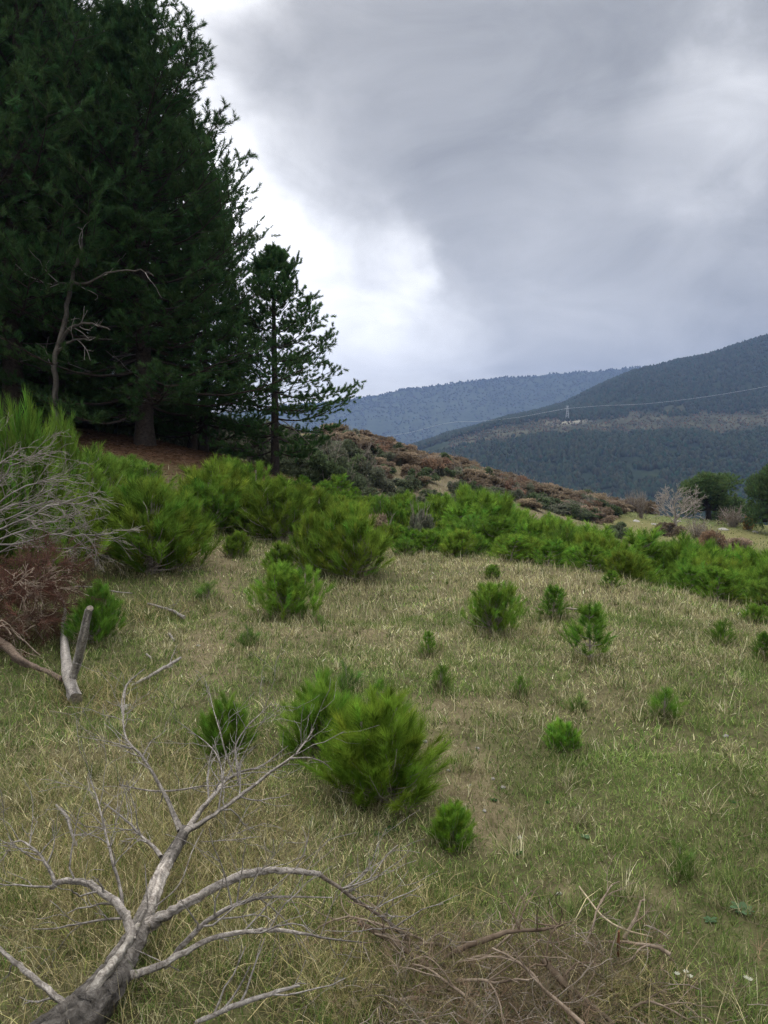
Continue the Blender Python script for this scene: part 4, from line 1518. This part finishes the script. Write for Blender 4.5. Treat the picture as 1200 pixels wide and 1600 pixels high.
WK = [weed_kind(11, .075, (0.045, 0.10, 0.035)), weed_kind(9, .06, (0.05, 0.115, 0.035)), weed_kind(12, .085, (0.095, 0.15, 0.075))]
for (u, v, i, s, lab) in [(612, 1300, 0, 1.1, 'dark green leafy weed at the foot of the broad young pine'), (590, 1306, 1, .8, 'smaller dark leafy weed at the foot of the broad young pine'), (772, 1252, 0, .62, 'dark leafy weed on the edge of the bare soil patch'),
                       (765, 1193, 1, .5, 'tiny dark leafy weed at the upper end of the bare soil patch'), (808, 1335, 0, .8, 'flat dark leafy weed in the grass below the bare soil patch'), (855, 1255, 1, .5, 'small leafy weed alone in the grass of the mid slope'),
                       (1158, 1425, 2, 1.2, 'pale grey green leafy rosette in the green grass'), (1110, 1440, 2, .7, 'small pale rosette beside the larger grey green one'), (1145, 1255, 0, .6, 'dark leafy weed where the green grass begins'),
                       (915, 1310, 2, .7, 'pale slender leafy weed in the middle of the lower slope')]:
    o = bpy.data.objects.new('leafy_weed', WK[i])
    COL.objects.link(o)
    o.location = Vector([float(c) for c in ground_at(u, v)])
    o.rotation_euler = (0, 0, rng.uniform(0, 6))
    s *= .5
    o.scale = (s, s, s)
    tag(o, lab, 'weed', 'leafy weeds in the grass')
for i, (u, v) in enumerate([(1058, 1522), (1072, 1519), (1166, 1528), (1172, 1531), (1078, 1526)]):
    mb = MB()
    p = ground_at(u, v, .035)
    for q in range(7):
        a = q * 2 * PI / 7
        hd = np.array([math.cos(a), math.sin(a), .35])
        sd = np.array([-math.sin(a), math.cos(a), 0])
        mb.add([(0, 0, 0), hd * .006 - sd * .003, hd * .011, hd * .006 + sd * .003], np.array([[0, 1, 2, 3]]), (.5, .5, .38))
    tube(mb, [(0, 0, -.05), (0, 0, 0)], .001, 4, col=(.1, .18, .05))
    o = mb.build('wild_flower', M['leaf'])
    o.location = Vector([float(c) for c in p])
    tag(o, 'tiny white flower in the green grass of the lower corner', 'flower', 'white flowers in the grass')


# ------------------------------------------------------------------ GRASS
def grass():
    mb = MB()
    STRAW = np.array([[0.37, 0.335, 0.185], [0.29, 0.260, 0.135], [0.50, 0.46, 0.29], [0.21, 0.180, 0.100], [0.32, 0.31, 0.14]])
    GRN = np.array([[0.135, 0.190, 0.050], [0.105, 0.165, 0.040], [0.200, 0.235, 0.075], [0.080, 0.130, 0.032]])

    def pts(n, y0, y1, marg=2.3, pw=1.0):
        t = rng.random(n) ** pw
        y = y0 + (y1 - y0) * t
        hw = y * .5 + marg
        x = rng.uniform(-1, 1, n) * hw
        return x, y

    def blades(x, y, L, W, lean, g, bright=1.0, curl=.6):
        n = len(x)
        z = H(x, y) - .006
        a = rng.random(n) * 2 * PI
        hd = np.stack([np.cos(a), np.sin(a), np.zeros(n)], -1)
        l1 = lean
        l2 = lean + curl * rng.random(n)
        b = np.stack([x, y, z], -1)
        m = b + (hd * np.sin(l1)[:, None] + np.array([0, 0, 1.]) * np.cos(l1)[:, None]) * (L * .52)[:, None]
        t = m + (hd * np.sin(l2)[:, None] + np.array([0, 0, 1.]) * np.cos(l2)[:, None]) * (L * .5)[:, None]
        t[:, 2] = np.maximum(t[:, 2], z + .008)
        sa = rng.random(n) * PI
        s = np.stack([np.cos(sa), np.sin(sa), np.zeros(n)], -1) * (W * .5)[:, None]
        V = np.stack([b - s, b + s, m + s * .8, m - s * .8, t], 1).reshape(-1, 3)
        i = np.arange(n) * 5
        isg = rng.random(n) < g
        c = np.where(isg[:, None], GRN[rng.integers(0, len(GRN), n)], STRAW[rng.integers(0, len(STRAW), n)]) * bright
        c = c * 1.14 * (1 + .18 * rng.standard_normal((n, 1)))
        c = np.repeat(np.clip(c, .01, .9), 5, 0)
        k = mb.n
        q = np.stack([i, i + 1, i + 2, i + 3], -1)
        tr = np.stack([i + 3, i + 2, i + 4], -1)
        mb.add(V, q, c)
        mb.l.append((tr + k).ravel())
        mb.t.append(np.full(n, 3))
        mb.m.append(np.zeros(n, int))

    def bare_below_trees(x, y):
        return np.exp(-(((x + 8.5) / 6.0) ** 2 + ((y - 24.5) / 4.6) ** 2)) * 1.8

    # short dense sward, in three bands of distance
    for (n, y0, y1, Lr, Wr) in ((250000, 1.7, 4.2, (.018, .066), (.0022, .0044)), (175000, 4.0, 8.5, (.025, .08), (.0042, .0075)), (140000, 8.2, 17.5, (.035, .105), (.007, .012))):
        x, y = pts(n, y0, y1, pw=.85)
        keep = rng.random(n) > dirt(x, y) * .86
        cl = fbm(x * 3.1, y * 3.1, 77, 3)
        keep &= rng.random(n) < .5 + 1.2 * cl
        x, y, cl = x[keep], y[keep], cl[keep]
        n = len(x)
        L = rng.uniform(*Lr, n) * (.5 + .75 * cl)
        blades(x, y, L, rng.uniform(*Wr, n), np.abs(rng.normal(.8, .45, n)), green(x, y), (rng.uniform(.55, 1.0, n) ** 1.5 * 1.5)[:, None] * (.45 + 1.1 * fbm(x * 2.2, y * 2.2, 19, 5))[:, None])
    # upright straw stalks
    for (n, y0, y1, Lr, W) in ((2200, 1.8, 4.5, (.07, .22), .0018), (7500, 4.2, 9.0, (.07, .2), .0034), (19000, 8.0, 17.0, (.07, .2), .0062)):
        x, y = pts(n, y0, y1)
        g = green(x, y)
        keep = (rng.random(n) > dirt(x, y)) & (rng.random(n) < 1.15 - g)
        x, y = x[keep], y[keep]
        n = len(x)
        blades(x, y, rng.uniform(*Lr, n), np.full(n, W), np.abs(rng.normal(.2, .25, n)), np.full(n, .1), 1.05, .5)
    # tall matted dry grass round the fallen branch and at the log
    for (u, v, su, sv, n, Lr) in ((150, 1400, 150, 90, 5200, (.08, .27)), (330, 1330, 130, 70, 2600, (.07, .23)), (520, 1500, 150, 70, 2200, (.07, .2)), (60, 1250, 80, 70, 1500, (.07, .22)),
                                  (170, 1085, 70, 22, 1700, (.10, .26)), (760, 1540, 150, 45, 4200, (.08, .24)), (300, 1180, 90, 40, 1200, (.06, .2)), (640, 1420, 90, 40, 1500, (.06, .18)), (960, 1570, 90, 30, 1300, (.08, .2)),
                                  (250, 960, 60, 14, 700, (.12, .26)), (545, 1560, 24, 20, 900, (.06, .15)), (340, 1240, 110, 50, 1500, (.06, .2))):
        P = []
        c0 = ground_at(u, v)
        du = (ground_at(u + su, v)[:2] - c0[:2])
        dv = (ground_at(u, v - sv)[:2] - c0[:2])
        a, b = rng.normal(0, .75, n), rng.normal(0, .75, n)
        x = c0[0] + du[0] * a + dv[0] * b
        y = np.maximum(1.5, c0[1] + du[1] * a + dv[1] * b)
        blades(x, y, .85 * rng.uniform(*Lr, n), rng.uniform(.0018, .0034, n) * max(1, c0[1] / 3.2), np.abs(rng.normal(.95, .36, n)), np.full(n, .25), rng.uniform(.45, 1.15, n)[:, None] * np.array([1.0, .93, .84]), .8)
    # longer grass left standing round the feet of the seedlings
    for (fx, fy, fw) in FEET:
        n = int(60 + 420 * fw)
        a, r_ = rng.random(n) * 2 * PI, fw * rng.uniform(.12, .52, n)
        blades(fx + r_ * np.cos(a), fy + r_ * np.sin(a), rng.uniform(.05, .17, n), np.full(n, np.clip(.0009 * fy, .0020, .008)), np.abs(rng.normal(.4, .3, n)), np.full(n, .35), rng.uniform(.5, 1.1, n)[:, None], .7)
    # dry tussocks
    k = 1500
    tx, ty = pts(k, 1.8, 15.0, .8)
    sel = (rng.random(k) < 1.15 - green(tx, ty)) & (rng.random(k) > dirt(tx, ty))
    tx, ty = tx[sel], ty[sel]
    per = 34
    sz = np.repeat(rng.uniform(.5, 1.3, len(tx)), per)
    x = np.repeat(tx, per) + rng.normal(0, .022, len(tx) * per) * sz
    y = np.repeat(ty, per) + rng.normal(0, .022, len(tx) * per) * sz
    n = len(x)
    blades(x, y, rng.uniform(.05, .15, n) * sz, np.clip(.0010 * y, .0020, .008), np.abs(rng.normal(.6, .35, n)), np.repeat(rng.choice([.05, .25, .5], len(tx)), per), np.repeat(rng.uniform(.6, 1.15, len(tx)), per)[:, None], .7)
    # fresh green tufts
    k = 520
    tx, ty = pts(k, 1.8, 9.0, 1.0)
    gg = green(tx, ty)
    sel = rng.random(k) < gg * 1.3
    tx, ty = tx[sel], ty[sel]
    per = 46
    x = np.repeat(tx, per) + rng.normal(0, .03, len(tx) * per)
    y = np.repeat(ty, per) + rng.normal(0, .03, len(tx) * per)
    n = len(x)
    blades(x, y, rng.uniform(.05, .13, n), np.clip(.0011 * y / 2.0, .002, .005), np.abs(rng.normal(.45, .3, n)), np.full(n, .85))
    # coarser grass on the far slope and meadow
    n = 26000
    y = 17 + 65 * rng.random(n)
    x = rng.uniform(-.6, .65, n) * y
    keep = (rng.random(n) > bare_below_trees(x, y))
    x, y = x[keep], y[keep]
    n = len(x)
    blades(x, y, rng.uniform(.08, .2, n), np.full(n, .02) * y / 20, np.abs(rng.normal(.5, .3, n)), np.full(n, .55), .8)
    o = mb.build('grass', M['grass'])
    tag(o, 'short mixed dry and green pasture grass covering the slope', 'grass', kind='stuff')


grass()


# needle and twig litter
def litter():
    mb = MB()
    n = 5200
    y = 1.8 + 10 * rng.random(n) ** 1.3
    x = rng.uniform(-1, 1, n) * (y * .5 + 1)
    z = H(x, y) + .006
    a = rng.random(n) * 2 * PI
    d = unit(np.stack([np.cos(a), np.sin(a), rng.normal(0, .12, n)], -1))
    c = np.array([[0.21, 0.165, 0.115]]) * (1 + .35 * rng.standard_normal((n, 1)))
    needles(mb, np.stack([x, y, z], -1), d, rng.uniform(.03, .14, n), .0022 * np.maximum(1, y / 3), np.clip(c, .03, .6))
    n = 16000                                                     # brown needles under the stand
    x, y = rng.normal(-8.0, 4.0, n), rng.normal(23.5, 3.0, n)
    z = H(x, y) + .01
    a = rng.random(n) * 2 * PI
    d = unit(np.stack([np.cos(a), np.sin(a), np.abs(rng.normal(0, .15, n))], -1))
    c = np.array([[0.135, 0.078, 0.046]]) * (1 + .3 * rng.standard_normal((n, 1)))
    needles(mb, np.stack([x, y, z], -1), d, rng.uniform(.1, .25, n), .02, np.clip(c, .02, .6))
    tag(mb.build('litter', M['leaf']), 'scattered dry needles and twig bits on the ground', 'litter', kind='stuff')


litter()


# ------------------------------------------------------------------ haze
def haze():
    mb = MB()
    x0, x1, y0, y1, z0, z1 = -5000, 5000, -3500, 3500, -200, 470
    V = [(x0, y0, z0), (x1, y0, z0), (x1, y1, z0), (x0, y1, z0), (x0, y0, z1), (x1, y0, z1), (x1, y1, z1), (x0, y1, z1)]
    mb.add(V, [[0, 3, 2, 1], [4, 5, 6, 7], [0, 1, 5, 4], [1, 2, 6, 5], [2, 3, 7, 6], [3, 0, 4, 7]])
    m, nt, N, L = newmat('valley_haze')
    out = N.new('ShaderNodeOutputMaterial')
    pv = N.new('ShaderNodeVolumePrincipled')
    pv.inputs['Color'].default_value = (0.32, 0.46, 0.80, 1)
    pv.inputs['Density'].default_value = HAZE
    pv.inputs['Anisotropy'].default_value = 0.3
    L.new(pv.outputs[0], out.inputs['Volume'])
    o = mb.build('haze', m)
    tag(o, 'pale blue haze in the valley air', 'haze', kind='stuff')


HAZE = 2.1e-4
haze()


# ------------------------------------------------------------------ sky and light
SUN_AZ, SUN_EL = R(-12), R(36)       # azimuth from +Y towards +X


def world():
    w = bpy.data.worlds.new('World')
    SC.world = w
    w.use_nodes = True
    nt = w.node_tree
    N, L = nt.nodes, nt.links
    N.clear()
    out = N.new('ShaderNodeOutputWorld')
    bg = N.new('ShaderNodeBackground')
    L.new(bg.outputs[0], out.inputs['Surface'])
    tc = N.new('ShaderNodeTexCoord')

    def vmath(op, a, b=None, s=None):
        n = N.new('ShaderNodeVectorMath')
        n.operation = op
        for i, q in enumerate((a, b)):
            if q is None:
                continue
            if isinstance(q, (tuple, list, np.ndarray)):
                n.inputs[i].default_value = tuple(float(c) for c in q)
            else:
                L.new(q, n.inputs[i])
        if s is not None:
            n.inputs['Scale'].default_value = s
        return n.outputs['Value'] if op == 'DOT_PRODUCT' else n.outputs[0]

    def math_(op, a, b=None, clamp=False):
        n = N.new('ShaderNodeMath')
        n.operation = op
        n.use_clamp = clamp
        for i, q in enumerate((a, b)):
            if q is None:
                continue
            if isinstance(q, (int, float)):
                n.inputs[i].default_value = q
            else:
                L.new(q, n.inputs[i])
        return n.outputs[0]

    def mrange(v, a, b, c, d, smooth_=True):
        n = N.new('ShaderNodeMapRange')
        n.interpolation_type = 'SMOOTHSTEP' if smooth_ else 'LINEAR'
        for q, val in zip(('From Min', 'From Max', 'To Min', 'To Max'), (a, b, c, d)):
            n.inputs[q].default_value = val
        L.new(v, n.inputs['Value'])
        return n.outputs['Result']

    def noise(vec, scale, detail=5, rough=.55, dist=0.0):
        n = N.new('ShaderNodeTexNoise')
        n.inputs['Scale'].default_value = scale
        n.inputs['Detail'].default_value = detail
        n.inputs['Roughness'].default_value = rough
        n.inputs['Distortion'].default_value = dist
        L.new(vec, n.inputs['Vector'])
        return n

    d0 = tc.outputs['Generated']
    n1 = noise(d0, 3.2, 4, .5)
    w1 = vmath('SCALE', vmath('SUBTRACT', n1.outputs['Color'], (.5, .5, .5)), None, .13)
    n2 = noise(d0, 11.0, 5, .55)
    w2 = vmath('SCALE', vmath('SUBTRACT', n2.outputs['Color'], (.5, .5, .5)), None, .10)
    dw = vmath('NORMALIZE', vmath('ADD', vmath('ADD', d0, w1), w2))
    sep = N.new('ShaderNodeSeparateXYZ')
    L.new(d0, sep.inputs[0])
    # overcast base: grey low in the sky, brighter towards the zenith and behind
    B = mrange(sep.outputs['Z'], .58, .95, SKY_BASE, SKY_TOP)
    back = mrange(sep.outputs['Y'], .35, -.5, 0.0, 1.0)
    B = math_('ADD', B, math_('MULTIPLY', back, .45))
    for (u, v, ri, ro, val, st) in BLOBS:
        c = unit(ray(u, v))
        f = mrange(vmath('DOT_PRODUCT', dw, c), math.cos(R(ro)), math.cos(R(ri)), 0.0, st)
        B = math_('ADD', math_('MULTIPLY', B, math_('SUBTRACT', 1.0, f)), math_('MULTIPLY', f, val))
    # soft cloud texture
    mp = N.new('ShaderNodeMapping')
    mp.inputs['Scale'].default_value = (1.0, 1.0, 2.2)
    L.new(d0, mp.inputs['Vector'])
    n3 = noise(mp.outputs[0], 5.0, 8, .55, .5)
    B = math_('MULTIPLY', B, mrange(n3.outputs['Fac'], .28, .72, .74, 1.26, False))
    cr = N.new('ShaderNodeValToRGB')
    e = cr.color_ramp.elements
    e[0].position, e[0].color = .25, (.985, .992, 1.0, 1)
    e[1].position, e[1].color = .95, (1.0, 1.0, 1.01, 1)
    q = e.new(.55)
    q.color = (.995, .995, 1.0, 1)
    L.new(B, cr.inputs['Fac'])
    cl = vmath('MULTIPLY', cr.outputs['Color'], (1, 1, 1))
    n = N.new('ShaderNodeVectorMath')
    n.operation = 'SCALE'
    L.new(cl, n.inputs[0])
    L.new(B, n.inputs['Scale'])
    clouds = n.outputs[0]
    sky = N.new('ShaderNodeTexSky')
    sky.sky_type = 'NISHITA'
    sky.sun_disc = False
    sky.sun_elevation = SUN_EL
    sky.sun_rotation = SUN_AZ
    sky.air_density = 1.0
    mx = N.new('ShaderNodeMix')
    mx.data_type = 'RGBA'
    mx.inputs[0].default_value = .97
    L.new(sky.outputs[0], mx.inputs[6])
    sc_ = N.new('ShaderNodeVectorMath')
    sc_.operation = 'SCALE'
    sc_.inputs['Scale'].default_value = 1 / .1
    L.new(clouds, sc_.inputs[0])
    L.new(sc_.outputs[0], mx.inputs[7])
    L.new(mx.outputs[2], bg.inputs['Color'])
    bg.inputs['Strength'].default_value = .1


SKY_BASE, SKY_TOP = .37, 3.0
# patches of the cloud cover by direction: (u, v, inner deg, outer deg, radiance, strength)
BLOBS = [
    (900, 500, 4, 15, .45, .8),
    (760, 560, 2, 12, .50, .8),
    (660, 600, 1, 11, .53, .9),
    (540, 600, 1, 13, .82, .9),
    (430, 520, 4, 15, .85, .9),
    (270, 30, 5, 18, 1.7, 1.0),
    (60, 300, 8, 20, .95, .9),
    (430, 150, 2, 8, .70, .75),
    (465, 330, 1, 10, 2.1, 1.0),
    (520, 375, 1, 8, 1.8, .95),
    (500, 460, 1, 9, 1.1, .9),
    (480, 180, 1, 9, .56, .8),
    (640, 180, 2, 13, .33, .85),
    (760, 60, 5, 15, .32, .85),
    (1080, 60, 5, 14, .33, .7),
    (1120, 190, 1, 7, .72, .85),
    (960, 260, 1, 8, .45, .6),
]
world()

sd = bpy.data.lights.new('sun', 'SUN')
sd.energy = 1.5
sd.angle = R(11)
sd.color = (1.0, .96, .90)
so = bpy.data.objects.new('sun', sd)
COL.objects.link(so)
dirv = Vector((math.sin(SUN_AZ) * math.cos(SUN_EL), math.cos(SUN_AZ) * math.cos(SUN_EL), math.sin(SUN_EL)))
so.rotation_euler = dirv.to_track_quat('Z', 'Y').to_euler()
so.location = (0, 0, 50)

# ------------------------------------------------------------------ camera and render settings
cd = bpy.data.cameras.new('camera')
cd.sensor_fit = 'VERTICAL'
cd.sensor_height = 36
cd.lens = 36 * F / 1600
cd.clip_start = .05
cd.clip_end = 30000
co = bpy.data.objects.new('camera', cd)
COL.objects.link(co)
co.location = CAM
co.rotation_euler = (PI / 2 + PITCH, 0, 0)
SC.camera = co

SC.render.engine = 'CYCLES'
c = SC.cycles
c.max_bounces = 6
c.diffuse_bounces = 3
c.glossy_bounces = 2
c.transmission_bounces = 3
c.volume_bounces = 0
c.transparent_max_bounces = 6
c.use_adaptive_sampling = True
c.use_denoising = True
c.denoiser = 'OPENIMAGEDENOISE'
c.denoising_input_passes = 'RGB_ALBEDO_NORMAL'
c.denoising_prefilter = 'NONE'
SC.view_settings.view_transform = 'Standard'
SC.view_settings.look = 'None'
SC.view_settings.exposure = 0.3
SC.view_settings.gamma = 1.0
